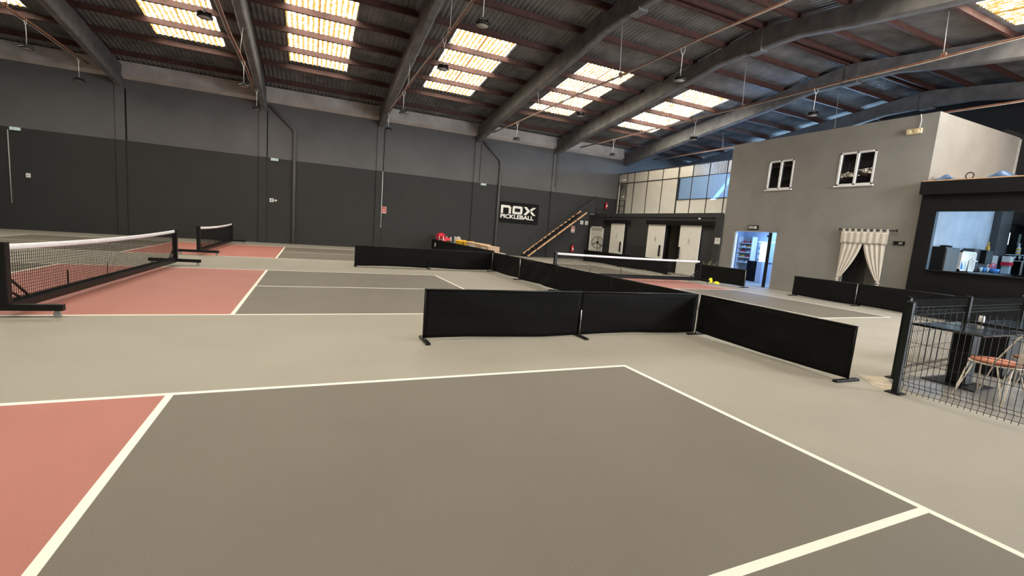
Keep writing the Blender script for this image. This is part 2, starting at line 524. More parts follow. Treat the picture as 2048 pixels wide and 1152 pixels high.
struct(rs.build('ceiling', 'roof_sheet', fix=False))
n_w = 0
for spans, yy in ((SKX, SKY_MAIN), (SKX2, SKY_OTHER)):
    for (a, b) in spans:
        n_w += 1
        s = sheet(a-0.01, b+0.01, [yy], lambda x, y: True)
        o = s.build('window_%d' % n_w, 'skylight_sheet', fix=False)
        struct(o, 'translucent corrugated skylight sheet set in the roof', 'skylight')

def beam_bottom():
    half = [(21.88, 6.52), (18, 7.12), (15, 7.56), (11, 8.1), (9.4, 8.37), (7.8, 8.40)]
    return half+[(15.6-y, z) for y, z in reversed(half[:-1])]
bb = beam_bottom()
for x in FRAMES:
    m = MB()
    w = 0.15
    prof = []
    for (y, z) in bb:
        top = roof_z(y)-0.20
        prof.append([(x-w, y, z+0.05), (x-w+0.05, y, z), (x+w-0.05, y, z), (x+w, y, z+0.05), (x+w, y, top), (x-w, y, top)])
    base = len(m.v)
    for r in prof:
        m.v += r
    for i in range(len(prof)-1):
        for j in range(6):
            m.f.append((base+i*6+j, base+i*6+(j+1) % 6, base+(i+1)*6+(j+1) % 6, base+(i+1)*6+j)); m.m.append(0); m.sm.append(False)
    m.f.append(tuple(base+j for j in range(6))); m.f.append(tuple(base+(len(prof)-1)*6+j for j in range(6)))
    m.m += [0, 0]; m.sm += [False, False]
    # bolted apex plates
    m.box(x-0.17, x+0.17, 7.55, 8.05, 8.34, 9.0)
    struct(m.build('roof_beam', 'beam_grey'), 'grey haunched concrete roof beam spanning the hall', 'roof beam')
PURL = [20.55, 18.72, 17.05, 15.5, 13.95, 12.4, 10.75, 9.2, 7.95]
for y in PURL+[15.6-v for v in PURL]:
    if y < -6.8:
        continue
    m = MB()
    zt = roof_z(y)-0.004
    sg = 1 if y > RIDGE_Y else -1
    m.box(XW0, XW1, y-0.035, y+0.035, zt-0.20, zt-0.006)
    m.box(XW0, XW1, y-0.035-0.03*(sg < 0), y+0.035+0.03*(sg > 0), zt-0.21, zt-0.195)
    struct(m.build('purlin', 'purlin_rust'), 'rusty red roof purlin running the length of the hall', 'purlin')

# ------------------------------------------------------------------ rusty service pipes with the high-bay lamps
PIPES = [(-11.65, 19.9, 'first rusty pipe from the left under the roof'), (-5.86, 19.9, 'second rusty pipe from the left under the roof'),
         (-0.18, 19.9, 'third rusty pipe from the left, between the two full skylights'), (5.56, 19.9, 'rusty pipe crossing in front of the fourth skylight'),
         (11.2, 19.9, 'long rusty pipe crossing in front of the rightmost skylight'), (16.75, 19.9, 'rusty pipe passing just above the grey office box')]
PZ = 6.8
for (x, y1, lab) in PIPES:
    t = thing('service_pipe', lab, 'pipe', (x, 0, PZ), group='rusty pipes under the roof beams')
    wob = [(0.02*math.sin(k*1.7), -6.4+k*(y1+6.4)/14, 0.012*math.sin(k*2.3)) for k in range(15)]
    MB().tube(wob, 0.034, 10).build('pipe_run', 'pipe_rust', t)
    MB().tube([(p[0]-0.055, p[1], p[2]-0.045) for p in wob], 0.012, 6).build('cable', 'light_grey', t)
    for y in (2.6, 8.6, 14.4):
        zb = [8.1 if y > 10 or y < 5 else 8.39][0]
        zb = 7.62 if y == 14.4 else (7.84 if y == 2.6 else 8.37)
        dx = min(FRAMES, key=lambda f: abs(f-x))-x
        dx = max(-0.13, min(0.13, dx))
        MB().tube([(dx*0.2, y, 0.03), (dx, y, zb-PZ+0.02)], 0.012, 6).build('hanger_rod', 'light_grey', t)
        MB().box(-0.045, 0.045, y-0.05, y+0.05, -0.05, 0.09).build('clamp', 'pipe_rust', t)
LZ = 5.95
def make_lamp():
    t = thing('high_bay_lamp', '', 'lamp', group='round high-bay lamps hanging from the pipes')
    MB().lathe([(0.05, 0.10), (0.09, 0.08), (0.13, 0.045), (0.165, 0.04), (0.17, 0.0), (0.15, -0.012), (0.148, 0.012), (0.01, 0.012)], n=24).build('housing', 'black_paint', t)
    MB().lathe([(0.0001, 0.006), (0.146, 0.006), (0.146, -0.004), (0.0001, -0.008)], n=24).build('diffuser', 'light_grey', t)
    fins = MB()
    for k in range(12):
        a = 2*PI*k/12
        fins.box(0.04, 0.15, -0.004, 0.004, 0.05, 0.105, 0, Matrix.Rotation(a, 4, 'Z'))
    fins.build('heat_sink', 'black_paint', t)
    MB().tube([(0, 0, 0.10), (0, 0, 0.17)], 0.02, 8).build('driver_cap', 'dark_grey', t)
    MB().tube([(0, 0, 0.16), (0.004, 0, 0.45), (0, 0, 0.66), (-0.03, 0.03, 0.75), (-0.05, 0.04, 0.86)], 0.0075, 6).build('cord', 'lamp_white', t)
    MB().tube([(0, 0, 0.64), (0.035, -0.03, 0.75), (0.04, -0.04, 0.86)], 0.006, 6).build('hook', 'lamp_white', t)
    return t
lamps = [(-11.62, 15.35, 'dark round lamp hanging at the far top left beside the first roof beam'),
         (-11.73, 19.2, 'dark round lamp hanging low by the left end of the gutter ledge'),
         (-5.92, 9.12, 'dark round lamp seen against the first big skylight'),
         (-5.84, 15.41, 'dark round lamp hanging between the first and second skylights'),
         (-5.79, 19.3, 'dark round lamp close to the back wall beside the diagonal drain pipe'),
         (-0.19, 5.78, 'pale-faced round lamp hanging nearest to the camera above the third skylight'),
         (-0.19, 9.06, 'dark round lamp seen against the middle of the third skylight'),
         (-0.17, 15.31, 'dark round lamp hanging just left of and below the third skylight'),
         (-0.15, 19.3, 'small round lamp by the foot of the central roof beam at the back wall'),
         (5.58, 5.86, 'pale-faced round lamp hanging on a long cord right of the fourth skylight'),
         (5.52, 10.84, 'dark round lamp hanging at the lower right corner of the fourth skylight'),
         (5.58, 16.73, 'small round lamp hanging before the wall left of the fourth skylight'),
         (11.16, 5.81, 'pale round lamp hanging above the grey office box on a looped cord'),
         (11.21, 10.9, 'round lamp hanging just below the right side of the rightmost skylight'),
         (11.21, 16.61, 'small round lamp hanging left below the rightmost skylight')]
lp0 = make_lamp()
for i, (x, y, lab) in enumerate(lamps):
    o = lp0 if i == 0 else copy_tree(lp0)
    o.location = (x, y, LZ); o['label'] = lab

# ------------------------------------------------------------------ back wall fittings
YB = YW1
def pipe_thing(name, pts, r, m, label, cat, clips=()):
    t = thing(name, label, cat, pts[0])
    o = Vector(pts[0])
    MB().tube([Vector(p)-o for p in pts], r, 12).build('pipe_run', m, t)
    for c in clips:
        q = Vector(c)-o
        MB().box(q.x-r*1.4, q.x+r*1.4, q.y-r*1.1, min(q.y+r*1.25, YB-0.004-o.y), q.z-0.02, q.z+0.02).build('clip', m, t)
    return t
def elbow(x0, z0, x1, z1, zb, r):
    return [(x0, YB-r-0.02, z0), (x1-0.1, YB-r-0.02, z1+0.08), (x1-0.02, YB-r-0.02, z1-0.03), (x1, YB-r-0.02, z1-0.18), (x1, YB-r-0.02, zb)]
pipe_thing('drain_pipe', elbow(-5.45, 6.7, -4.34, 5.72, 0.0, 0.075), 0.075, 'wall_grey', 'grey drain pipe bending off the second roof beam down the wall', 'drain pipe', [(-4.34, YB-0.095, 4.4)])
bpy.data.objects['drain_pipe'].children[0].data.materials[0] = MATS['wall_grey']
pipe_thing('drain_pipe', elbow(5.75, 6.6, 6.88, 5.66, 0.0, 0.075), 0.075, 'wall_grey', 'grey drain pipe running down the wall beside the black banner', 'drain pipe', [(6.88, YB-0.095, 4.3)])
pipe_thing('cable_conduit', [(10.72, YB-0.09, 6.7), (10.72, YB-0.09, 4.55)], 0.03, 'wall_grey', 'thin grey conduit on the upper wall near the stairs', 'conduit')
pipe_thing('cable_conduit', [(0.02, YB-0.10, 4.2), (0.02, YB-0.10, 1.2)], 0.016, 'lamp_white', 'thin white conduit down the wall beside the red fire sign', 'conduit', [(0.02, YB-0.10, 1.2)])
pipe_thing('cable_conduit', [(-15.0, YB-0.03, 4.1), (-15.0, YB-0.03, 1.1)], 0.02, 'light_grey', 'thin grey conduit on the wall at the far left edge', 'conduit')

for (x, lab) in ((-14.77, 'small green-lit exit light high on the far left wall'), (-5.23, 'small green-lit exit light left of the second drain pipe bend'), (5.88, 'small green-lit exit light high on the wall near the banner')):
    t = thing('exit_light', lab, 'exit light', (x, YB, 4.10), group='green exit lights on the back wall')
    MB().box(-0.17, 0.17, -0.06, 0, -0.01, 0.12).build('housing', 'white_paint', t, 0.01)
    MB().box(-0.15, 0.15, -0.068, -0.06, 0.0, 0.11).build('lit_panel', 'exit_lit', t)
    MB().box(-0.09, 0.02, -0.072, -0.068, 0.03, 0.08).build('symbol', 'white_paint', t)
# white running-man and arrow sign
t = thing('exit_sign', 'small white exit sign with running figure and right-pointing arrow on the dark wall', 'sign', (-5.26, YB, 2.15))
FNW = lambda u, v, d: (u, -d, v)
MB().prism([(-0.17, -0.09), (0.01, -0.09), (0.01, 0.09), (-0.17, 0.09)], FNW, 0.0, 0.008).build('plate', 'white_paint', t)
fig = MB()
fig.prism([(-0.10, 0.02), (-0.05, 0.05), (-0.03, 0.02), (-0.06, -0.02), (-0.03, -0.07), (-0.06, -0.075), (-0.09, -0.02), (-0.13, -0.05), (-0.14, -0.03)], FNW, 0.008, 0.012)
fig.prism([(-0.07+0.018*math.cos(a*PI/4), 0.065+0.018*math.sin(a*PI/4)) for a in range(8)], FNW, 0.008, 0.012)
fig.build('running_figure', 'dark_grey', t)
MB().prism([(0.04, -0.025), (0.10, -0.025), (0.10, -0.07), (0.17, 0.0), (0.10, 0.07), (0.10, 0.025), (0.04, 0.025)], FNW, 0.0, 0.01).build('arrow', 'white_paint', t)
t = thing('wall_switch', 'small white box on the dark wall at the far left', 'switch', (-14.44, YB, 2.3))
MB().box(-0.07, 0.07, -0.05, 0, -0.09, 0.09).build('case', 'white_paint', t, 0.01)
MB().box(-0.03, 0.03, -0.06, -0.05, -0.03, 0.03).build('button', 'light_grey', t)

def fire_sign(x, z, w, h, label, two=False):
    t = thing('fire_sign', label, 'sign', (x, YB, z), group='red fire equipment signs')
    MB().prism([(-w/2, -h/2), (w/2, -h/2), (w/2, h/2), (-w/2, h/2)], FNW, 0.0, 0.012).build('plate', 'sign_cream', t)
    b = MB()
    if two:
        b.prism([(-w*.42, 0), (w*.42, 0), (w*.42, h*.45), (-w*.42, h*.45)], FNW, 0.012, 0.015)
        b.prism([(-w*.42, -h*.40), (w*.42, -h*.40), (w*.42, -h*.28), (-w*.42, -h*.28)], FNW, 0.012, 0.015)
    else:
        b.prism([(-w*.44, -h*.45), (w*.44, -h*.45), (w*.44, h*.45), (-w*.44, h*.45)], FNW, 0.012, 0.015)
    b.build('red_field', 'sign_red', t)
    s = MB()
    z0 = h*0.2 if two else 0.06*h
    s.prism([(-w*.02, z0-h*.14), (w*.14, z0-h*.14), (w*.14, z0+h*.10), (w*.06, z0+h*.16), (-w*.02, z0+h*.10)], FNW, 0.015, 0.018)
    s.prism([(-w*.30, z0-h*.12), (-w*.14, z0-h*.12), (-w*.10, z0+h*.05), (-w*.20, z0+h*.14), (-w*.22, z0)], FNW, 0.015, 0.018)
    if not two:
        s.prism([(-w*.32, -h*.36), (w*.32, -h*.36), (w*.32, -h*.26), (-w*.32, -h*.26)], FNW, 0.015, 0.018)
    s.build('pictogram', 'sign_cream', t)
fire_sign(0.16, 2.14, 0.27, 0.36, 'red fire equipment sign beside the white conduit on the back wall')
fire_sign(12.38, 1.95, 0.27, 0.42, 'red and cream fire sign on the wall under the stairs', True)

# banner
t = thing('wall_banner', 'black wall banner reading NOX PICKLEBALL in white letters', 'banner', (7.06, YB, 2.02))
BW, BH = 2.66, 1.28
MB().box(0, BW, -0.03, 0, 0, BH).build('panel', 'black_matt', t, 0.006)
def fnb(u, v, d): return (u, -0.03-d, v)
lg = MB()
zb, zt_ = 0.56, 1.06
lg.prism([(0.06, zb), (0.06, zt_), (0.62, zt_), (0.74, zt_-0.1), (0.74, zb), (0.59, zb), (0.59, zt_-0.15), (0.21, zt_-0.15), (0.21, zb)], fnb, 0, 0.012)
x0, x1 = 0.84, 1.52
lg.prism([(x0, zb+0.07), (x0, zt_-0.07), (x0+0.07, zt_), (x0+0.07, zb)], fnb, 0, 0.012)
for (a, b, c, d) in ((x0+0.07, x1-0.07, zt_-0.14, zt_), (x0+0.07, x1-0.07, zb, zb+0.14), (x0+0.07, x0+0.15, zb+0.14, zt_-0.14), (x1-0.15, x1-0.07, zb+0.14, zt_-0.14)):
    lg.prism([(a, c), (b, c), (b, d), (a, d)], fnb, 0, 0.012)
lg.prism([(x1, zb+0.07), (x1, zt_-0.07), (x1-0.07, zt_), (x1-0.07, zb)], fnb, 0, 0.012)
xa, xb = 1.60, 2.46
lg.prism([(xa, zt_), (xa+0.2, zt_), (xa+0.46, 0.82), (xa+0.2, zb), (xa, zb), (xa+0.24, 0.82)], fnb, 0, 0.012)
lg.prism([(xb, zt_), (xb-0.2, zt_), (xb-0.42, 0.92), (xb-0.35, 0.84), (xb-0.3, 0.83)], fnb, 0, 0.012)
lg.prism([(xb, zb), (xb-0.2, zb), (xb-0.40, 0.74), (xb-0.34, 0.80), (xb-0.29, 0.82)], fnb, 0, 0.012)
lg.build('brand_lettering', 'white_paint', t)
def text_obj(name, body, size, m, parent, loc, rot, sx=1.0, bold=0.0, depth=0.004, align='LEFT'):
    c = bpy.data.curves.new(name, 'FONT')
    c.body = body; c.size = size; c.extrude = depth; c.offset = bold; c.align_x = align
    c.materials.append(MATS[m])
    o = bpy.data.objects.new(name, c); COL.objects.link(o)
    me = bpy.data.meshes.new_from_object(o.evaluated_get(bpy.context.evaluated_depsgraph_get()))
    bpy.data.objects.remove(o); bpy.data.curves.remove(c)
    o = bpy.data.objects.new(name, me); COL.objects.link(o)
    if not me.materials: me.materials.append(MATS[m])
    o.parent = parent; o.location = loc; o.rotation_euler = rot; o.scale = (sx, 1, 1)
    return o
text_obj('banner_lettering', 'PICKLEBALL', 0.33, 'white_paint', t, (0.04, -0.035, 0.28), (PI/2, 0, 0), 1.30, 0.011)

# ------------------------------------------------------------------ staircase along the back wall
t = thing('staircase', 'open wooden-edged staircase rising along the back wall to the mezzanine', 'staircase', (8.75, 21.0, 0))
def sz(x): return max(0.0, (x)*3.10/3.95)
far, near = 0.78, 0.04
for y in (far, near):
    dz = 0.09 if y == far else -0.02
    MB().bar((0.05, y, 0.07+dz), (4.05, y, 3.10+dz), 0.05, 0.085, 0, (0, 0, 1)).build('stringer', 'wood_raw', t, 0.004)
for k in range(14):
    z = 0.2+k*0.213
    x = 0.16+k*0.272
    MB().box(x-0.15, x+0.13, near+0.03, far-0.03, z-0.10, z-0.05).build('tread', 'tread_dark', t, 0.004)
rl = MB()
rl.tube([(0.62, near-0.04, 1.22), (0.66, near-0.04, 1.34), (4.62, near-0.04, 4.18)], 0.022, 8)
rl.build('handrail', 'black_paint', t)
for x in (0.62, 1.95, 3.3):
    MB().tube([(x, near-0.04, sz(x)-0.10), (x, near-0.04, 1.34+(x-0.66)*0.717)], 0.02, 8).build('baluster', 'black_paint', t)
t = thing('landing_railing', 'thin black railing across the mezzanine landing at the stair top', 'railing', (13.42, 20.98, 3.06))
for x in (0.0, 2.2):
    MB().tube([(x, 0, 0), (x, 0, 1.05)], 0.022, 8).build('post', 'black_paint', t)
for z in (0.32, 0.68, 1.03):
    MB().tube([(0, 0, z), (2.2, 0, z)], 0.014, 6).build('rail', 'black_paint', t)

def extinguisher(x, y, z, h, label, cone=False):
    t = thing('fire_extinguisher', label, 'fire extinguisher', (x, y, z))
    r = h*0.17
    MB().lathe([(r*0.92, 0), (r, 0.02), (r, h*0.66), (r*0.75, h*0.76), (r*0.3, h*0.82), (r*0.3, h*0.86)], n=16).build('cylinder', 'red_gloss', t)
    v = MB(); v.box(-r*0.4, r*0.4, -r*0.35, r*0.35, h*0.86, h*0.92); v.bar((0, 0, h*0.92), (r*1.1, 0, h*1.0), 0.02, 0.02)
    v.build('valve', 'black_paint', t)
    MB().tube([(-r*.3, 0, h*.88), (-r*1.0, 0, h*.86), (-r*1.25, 0, h*.6), (-r*1.15, 0, h*.25)], 0.012, 6).build('hose', 'black_paint', t)
    MB().box(-r*.5, r*.5, -r*1.03, -r*.88, h*.25, h*.5).build('sticker', 'white_paint', t)
    MB().box(-0.03, 0.03, r, YB-y, h*0.55, h*0.62).build('bracket', 'black_paint', t)
extinguisher(12.38, YB-0.13, 0.45, 0.55, 'red fire extinguisher hung on the wall under the stairs')
extinguisher(14.74, YB-0.13, 3.50, 0.52, 'red fire extinguisher hung on the wall above the mezzanine landing')
for x, lab in ((13.0, 'left of two small white switch plates high beside the white door'), (13.38, 'right of two small white switch plates high beside the white door')):
    t = thing('switch_plate', lab, 'switch', (x, YB, 2.32), group='white switch plates near the stairs')
    MB().box(-0.11, 0.11, -0.04, 0, 0, 0.24).build('case', 'white_paint', t, 0.01)
    MB().box(-0.06, 0.06, -0.05, -0.04, 0.06, 0.18).build('button', 'light_grey', t)

# ------------------------------------------------------------------ charcoal washroom block with the sliding doors
BX = 13.6
blk = MB()
open_g = (13.22, 14.42, 0, 2.42)
fnx = lambda u, z, d: (d, u, z)
wall_cells(blk, [10.9, 13.22, 14.42, 21.9], [0, 1.25, 2.42, 3.0], lambda u, z: not inside(u, z, [open_g]), fnx, BX, BX+0.2, lambda u, z: 1 if z < 1.25 else 0)
struct(blk.build('wall_block', ['block_charcoal', 'block_band']))
s = MB(); s.box(BX, 20.0, 10.9, 21.9, 3.0, 3.06)
struct(s.build('ceiling_block', 'wall_shop'))
s = MB(); s.box(BX-0.05, BX+0.1, 10.95, 21.3, 2.86, 3.07)
struct(s.build('trim_3', 'block_charcoal'))
s = MB(); s.box(BX-0.08, BX-0.004, 10.92, 11.32, 0, 2.855)
struct(s.build('trim_4', 'block_charcoal'))
# lobby behind the gap
lob = MB(); lob.box(BX+1.5, BX+1.6, 12.6, 15.2, 0, 3.0); lob.box(BX+0.2, BX+1.5, 12.6, 12.7, 0, 3.0); lob.box(BX+0.2, BX+1.5, 15.1, 15.2, 0, 3.0)
struct(lob.build('wall_lobby', 'office_grey'))
s = MB(); s.box(BX+1.42, BX+1.5, 13.0, 13.9, 0, 2.1)
struct(s.build('door_5', 'light_grey'), 'grey inner door seen through the gap between the sliding doors', 'door')
MB().box(BX-0.02, BX+0.2, 14.40, 14.46, 0, 2.42).build('door_frame', 'black_matt', bpy.data.objects['door_5'])

def pictogram(parent, yc, zc, kind):
    fn = lambda u, v, d: (-0.05-d, -u, v)
    m = MB()
    m.prism([(0.035*math.cos(a*PI/5), 0.13+0.035*math.sin(a*PI/5)) for a in range(10)], fn, 0, 0.004)
    if kind == 0:
        m.prism([(-0.03, -0.14), (0.03, -0.14), (0.04, 0.08), (-0.04, 0.08)], fn, 0, 0.004)
    elif kind == 1:
        m.prism([(-0.07, -0.08), (0.07, -0.08), (0.03, 0.08), (-0.03, 0.08)], fn, 0, 0.004)
        m.prism([(-0.02, -0.15), (0.02, -0.15), (0.02, -0.08), (-0.02, -0.08)], fn, 0, 0.004)
    else:
        m.prism([(-0.03, -0.02), (0.03, -0.02), (0.03, 0.08), (-0.03, 0.08)], fn, 0, 0.004)
        ring = [(0.09*math.cos(a*PI/8)+0.01, -0.06+0.09*math.sin(a*PI/8)) for a in range(8, 23)]
        ring += [(0.065*math.cos(a*PI/8)+0.01, -0.06+0.065*math.sin(a*PI/8)) for a in range(22, 7, -1)]
        m.prism(ring, fn, 0, 0.004)
    o = m.build('pictogram', 'light_grey', parent)
    o.location = (0, yc, zc)
def slide_door(n, y0, y1, z0, z1, hy, kind, label):
    o = MB().box(-0.05, 0, y0, y1, z0, z1).build('door_%d' % n, 'door_white', None, 0.006)
    o.location = (BX-0.05, 0, 0)
    struct(o, label, 'door')
    h = MB()
    for zz in (0.85, 1.32):
        h.box(-0.10, -0.05, hy-0.02, hy+0.02, zz-0.02, zz+0.02)
    h.box(-0.125, -0.09, hy-0.05, hy-0.015, 0.80, 1.37); h.box(-0.125, -0.09, hy+0.015, hy+0.05, 0.80, 1.37)
    for zz in (0.80, 1.35):
        h.box(-0.125, -0.09, hy-0.05, hy+0.05, zz-0.01, zz+0.03)
    h.build('door_handle', 'black_paint', o, 0.003)
    pictogram(o, (y0+y1)/2, z0+1.66, kind)
slide_door(1, 17.95, 19.25, 0.02, 2.47, 18.12, 0, 'white sliding door next to the pedestal fan')
slide_door(2, 14.52, 15.82, 0.02, 2.47, 14.72, 1, 'middle white sliding door left of the dark doorway')
slide_door(3, 12.10, 13.42, 0.02, 2.47, 13.32, 2, 'white sliding door right of the dark doorway, seen past the net end')
def canopy(y0, y1, lab):
    o = MB().box(BX-0.20, BX-0.004, y0, y1, 2.47, 2.68).build('door_track', 'black_matt', None, 0.01)
    tag(o, lab, 'door track')
canopy(17.5, 20.0, 'short black sliding-door track box above the door near the fan')
canopy(11.34, 15.95, 'long black sliding-door track box above two white doors')
# shut leaf edge right of door 1
s = MB(); s.box(BX-0.06, BX-0.005, 17.76, 17.93, 0, 2.3)
struct(s.build('trim_5', 'black_matt'))
# plain white door behind the fan
o = MB().box(BX-0.035, BX+0.0, 20.22, 21.5, 0, 2.14).build('door_4', 'door_white')
struct(o, 'plain white hinged door behind the pedestal fan', 'door')
fr = MB()
for (a, b, c, d) in ((20.12, 20.22, 0, 2.24), (21.5, 21.6, 0, 2.24), (20.12, 21.6, 2.14, 2.24)):
    fr.box(BX-0.07, BX, a, b, c, d)
fr.build('door_frame', 'white_paint', o)
MB().box(BX-0.055, BX-0.035, 20.28, 21.44, 2.0, 2.08).build('draught_strip', 'light_grey', o)
# pale notice at the end of the block, and small sensor
t = thing('paper_notice', 'white paper notice on the wall at the block corner beside the shop door', 'notice', (BX-0.085, 11.05, 1.79))
MB().box(-0.006, 0, -0.15, 0.15, -0.14, 0.14).build('sheet', 'white_paint', t)
MB().box(-0.008, -0.006, -0.09, 0.09, 0.03, 0.06).build('printing', 'light_grey', t)
t = thing('alarm_sensor', 'small white round sensor above the long black door track', 'sensor', (BX-0.05, 12.3, 2.80))
MB().lathe([(0.035, 0), (0.05, 0.01), (0.05, 0.05), (0.03, 0.08)], (0, 0, -0.04), 14).build('case', 'white_paint', t)
MB().tube([(0.05, 0, -0.02), (0.0, 0, -0.02)], 0.012, 6).build('stem', 'white_paint', t)

# pedestal fan
t = thing('pedestal_fan', 'black pedestal fan standing before the plain white door', 'fan', (13.15, 20.05, 0), 2.5)
MB().lathe([(0.24, 0), (0.24, 0.03), (0.05, 0.06), (0.03, 0.1)], n=24).build('base', 'black_paint', t)
MB().tube([(0, 0, 0.08), (0, 0, 1.2)], 0.018, 10).build('pole', 'black_paint', t)
cg = MB()
RF_ = 0.37
for yy, rr in ((0.07, RF_), (0.14, RF_*0.9), (-0.02, RF_*0.95)):
    cg.tube([(rr*math.cos(a*PI/18), yy, 1.22+rr*math.sin(a*PI/18)) for a in range(36)], 0.011 if yy == 0.07 else 0.004, 6, closed=True)
for k in range(18):
    a = 2*PI*k/18
    c, s_ = math.cos(a), math.sin(a)
    cg.tube([(0.07*c, 0.17, 1.22+0.07*s_), (RF_*0.9*c, 0.14, 1.22+RF_*0.9*s_), (RF_*c, 0.07, 1.22+RF_*s_), (RF_*0.95*c, -0.02, 1.22+RF_*0.95*s_), (0.09*c, -0.05, 1.22+0.09*s_)], 0.0015, 4)
cg.build('guard', 'black_paint', t)
mrot = Matrix.Translation((0, 0.05, 1.22)) @ Matrix.Rotation(-PI/2, 4, 'X')
for k in range(3):
    a = PI/2+2*PI*k/3+0.1
    bl = MB()
    def blade(u, v, a=a):
        r = 0.05+u*0.28
        w = (v-0.5)*(0.04+0.05*u)/(r+0.05)*0.8
        return (r*math.cos(a+w), 0.06+0.10*(v-0.5)*(1-u*0.4), 1.22+r*math.sin(a+w))
    bl.grid(blade, 6, 5)
    bl.build('blade', 'black_paint', t, solid=0.004)
MB().lathe([(0.05, -0.02), (0.06, 0.0), (0.05, 0.06), (0.02, 0.08)], (0, 0, 0), 16, 0, mrot).build('hub', 'black_paint', t)
MB().lathe([(0.06, -0.17), (0.085, -0.15), (0.085, -0.06), (0.05, -0.03)], (0, 0, 0), 16, 0, mrot).build('motor', 'black_paint', t)

# ------------------------------------------------------------------ mezzanine office front (white panels)
MX = 15.65
MZ0, MZM, MZ1 = 3.06, 5.25, 5.9
pn = MB()
glz = (10.9, 16.25, 4.02, 5.22); lou = (12.94, 15.2, 5.28, 5.84); dr = (20.95, 21.75, 3.06, 5.2)
ysx = sorted({10.9, 12.94, 15.2, 16.25, 20.95, 21.75, 21.9}); zsx = sorted({MZ0, 4.02, 5.2, 5.22, 5.28, 5.84, MZ1})
wall_cells(pn, ysx, zsx, lambda u, z: not inside(u, z, [glz, lou, dr]), fnx, MX, MX+0.08)
struct(pn.build('wall_mezzanine', 'panel_white'))
mul = MB()
for y in (21.86, 20.93, 20.2, 18.9, 17.57, 15.2, 14.05, 12.92, 11.8):
    z0 = 5.2 if y == 20.93 else MZ0
    mul.box(MX-0.02, MX+0.0, y-0.022, y+0.022, z0, MZ1)
mul.box(MX-0.03, MX+0.1, 16.22, 16.30, MZ0, MZ1)
for z in (MZM-0.02, MZ1-0.02):
    mul.box(MX-0.02, MX+0.0, 10.9, 21.9, z, z+0.04)
mul.box(MX-0.02, MX, 10.9, 16.25, 4.0, 4.04)
mul.box(MX+0.0, MX+0.1, 20.90, 20.95, 3.06, 5.25)
struct(mul.build('trim_6', 'mullion_black'))
s = MB(); s.box(MX-0.05, MX+0.1, 10.9, 20.9, 3.06, 3.12)
struct(s.build('trim_7', 'white_paint'))
for k, (a, b) in enumerate(((10.9, 11.8), (11.8, 12.92), (12.92, 14.05), (14.05, 15.2), (15.2, 16.22))):
    o = MB().box(MX+0.02, MX+0.03, a+0.022, b-0.022, 4.04, 5.23).build('window_%d' % (21+k), 'office_glass')
    struct(o, 'bluish office window pane in the white mezzanine front', 'window')
lv = MB()
for k in range(22):
    y = 12.99+k*0.104
    lv.box(MX+0.0, MX+0.08, y, y+0.035, 5.28, 5.84)
o = lv.build('window_26', 'panel_white')
struct(o, 'row of vertical white louvre slats above the office windows', 'louvre')
# rooms behind
rm = MB(); rm.box(17.6, 17.7, 10.9, 20.3, 3.06, 5.9); rm.box(19.9, 20.0, 10.9, 21.9, 3.06, 5.9); rm.box(MX+0.08, 20, 10.8, 10.9, 3.06, 5.9)
struct(rm.build('wall_office_inner', 'wall_shop'))
s = MB(); s.box(MX+0.30, MX+0.38, 20.4, 21.9, 3.06, 5.6)
struct(s.build('wall_stairhead', 'panel_white'))
t = thing('security_camera', 'small white security camera at the top corner of the mezzanine landing', 'camera', (MX-0.03, 21.1, 4.4))
MB().tube([(0.03, 0, 0), (-0.08, 0, 0)], 0.02, 8).build('mount', 'white_paint', t)
MB().tube([(-0.06, 0.06, -0.03), (-0.14, -0.10, -0.06)], 0.035, 10).build('case', 'white_paint', t)
for yy, lab in ((21.35, 'left'), (21.12, 'right')):
    t = thing('emergency_spotlight', lab + ' one of two small white spotlights over the landing doorway', 'light', (MX-0.06, yy, 5.45), group='twin spotlights over the landing')
    MB().lathe([(0.03, 0), (0.06, 0.02), (0.07, 0.1), (0.05, 0.11)], (0, 0, -0.05), 12, 0, Matrix.Rotation(-PI/2, 4, 'Y')).build('lamp_head', 'lamp_white', t)
    MB().box(0.0, 0.055, -0.03, 0.03, -0.03, 0.06).build('bracket', 'lamp_white', t)

# ------------------------------------------------------------------ two-storey grey office box
BY0, BY1, BZ = 3.55, 10.9, 6.0
win1, win2 = (7.93, 9.0, 4.0, 5.14), (5.08, 6.24, 4.0, 5.14)
shop = (8.22, 10.25, 0, 2.32)
cur = (4.5, 5.55, 0, 2.12)
ob = MB()
us = sorted({BY0, BY1, win1[0], win1[1], win2[0], win2[1], shop[0], shop[1], cur[0], cur[1]})
zs_ = sorted({0, 2.12, 2.32, 4.0, 5.14, BZ})
wall_cells(ob, us, zs_, lambda u, z: not inside(u, z, [win1, win2, shop, cur]), fnx, BX, BX+0.2)
ob.box(BX+0.2, 18.8, BY0, BY0+0.2, 0, BZ)
ob.box(18.6, 18.8, BY0+0.2, BY1, 0, BZ)
ob.box(BX+0.2, 18.6, BY1-0.15, BY1-0.001, 3.0, BZ)
ob.box(BX, 18.8, BY0, BY1, BZ, BZ+0.05)
ob.box(BX+0.2, 18.6, BY0+0.2, BY1-0.15, 2.92, 3.0)
struct(ob.build('wall_office', 'office_grey'))
s = MB(); s.box(18.805, 24.0, 3.9, 4.0, 0, 6.4)
struct(s.build('wall_side', 'wall_charcoal'))
s = MB(); s.box(18.78, 18.84, BY0-0.04, BY0+0.0, 4.0, BZ)
struct(s.build('trim_8', 'light_grey'))
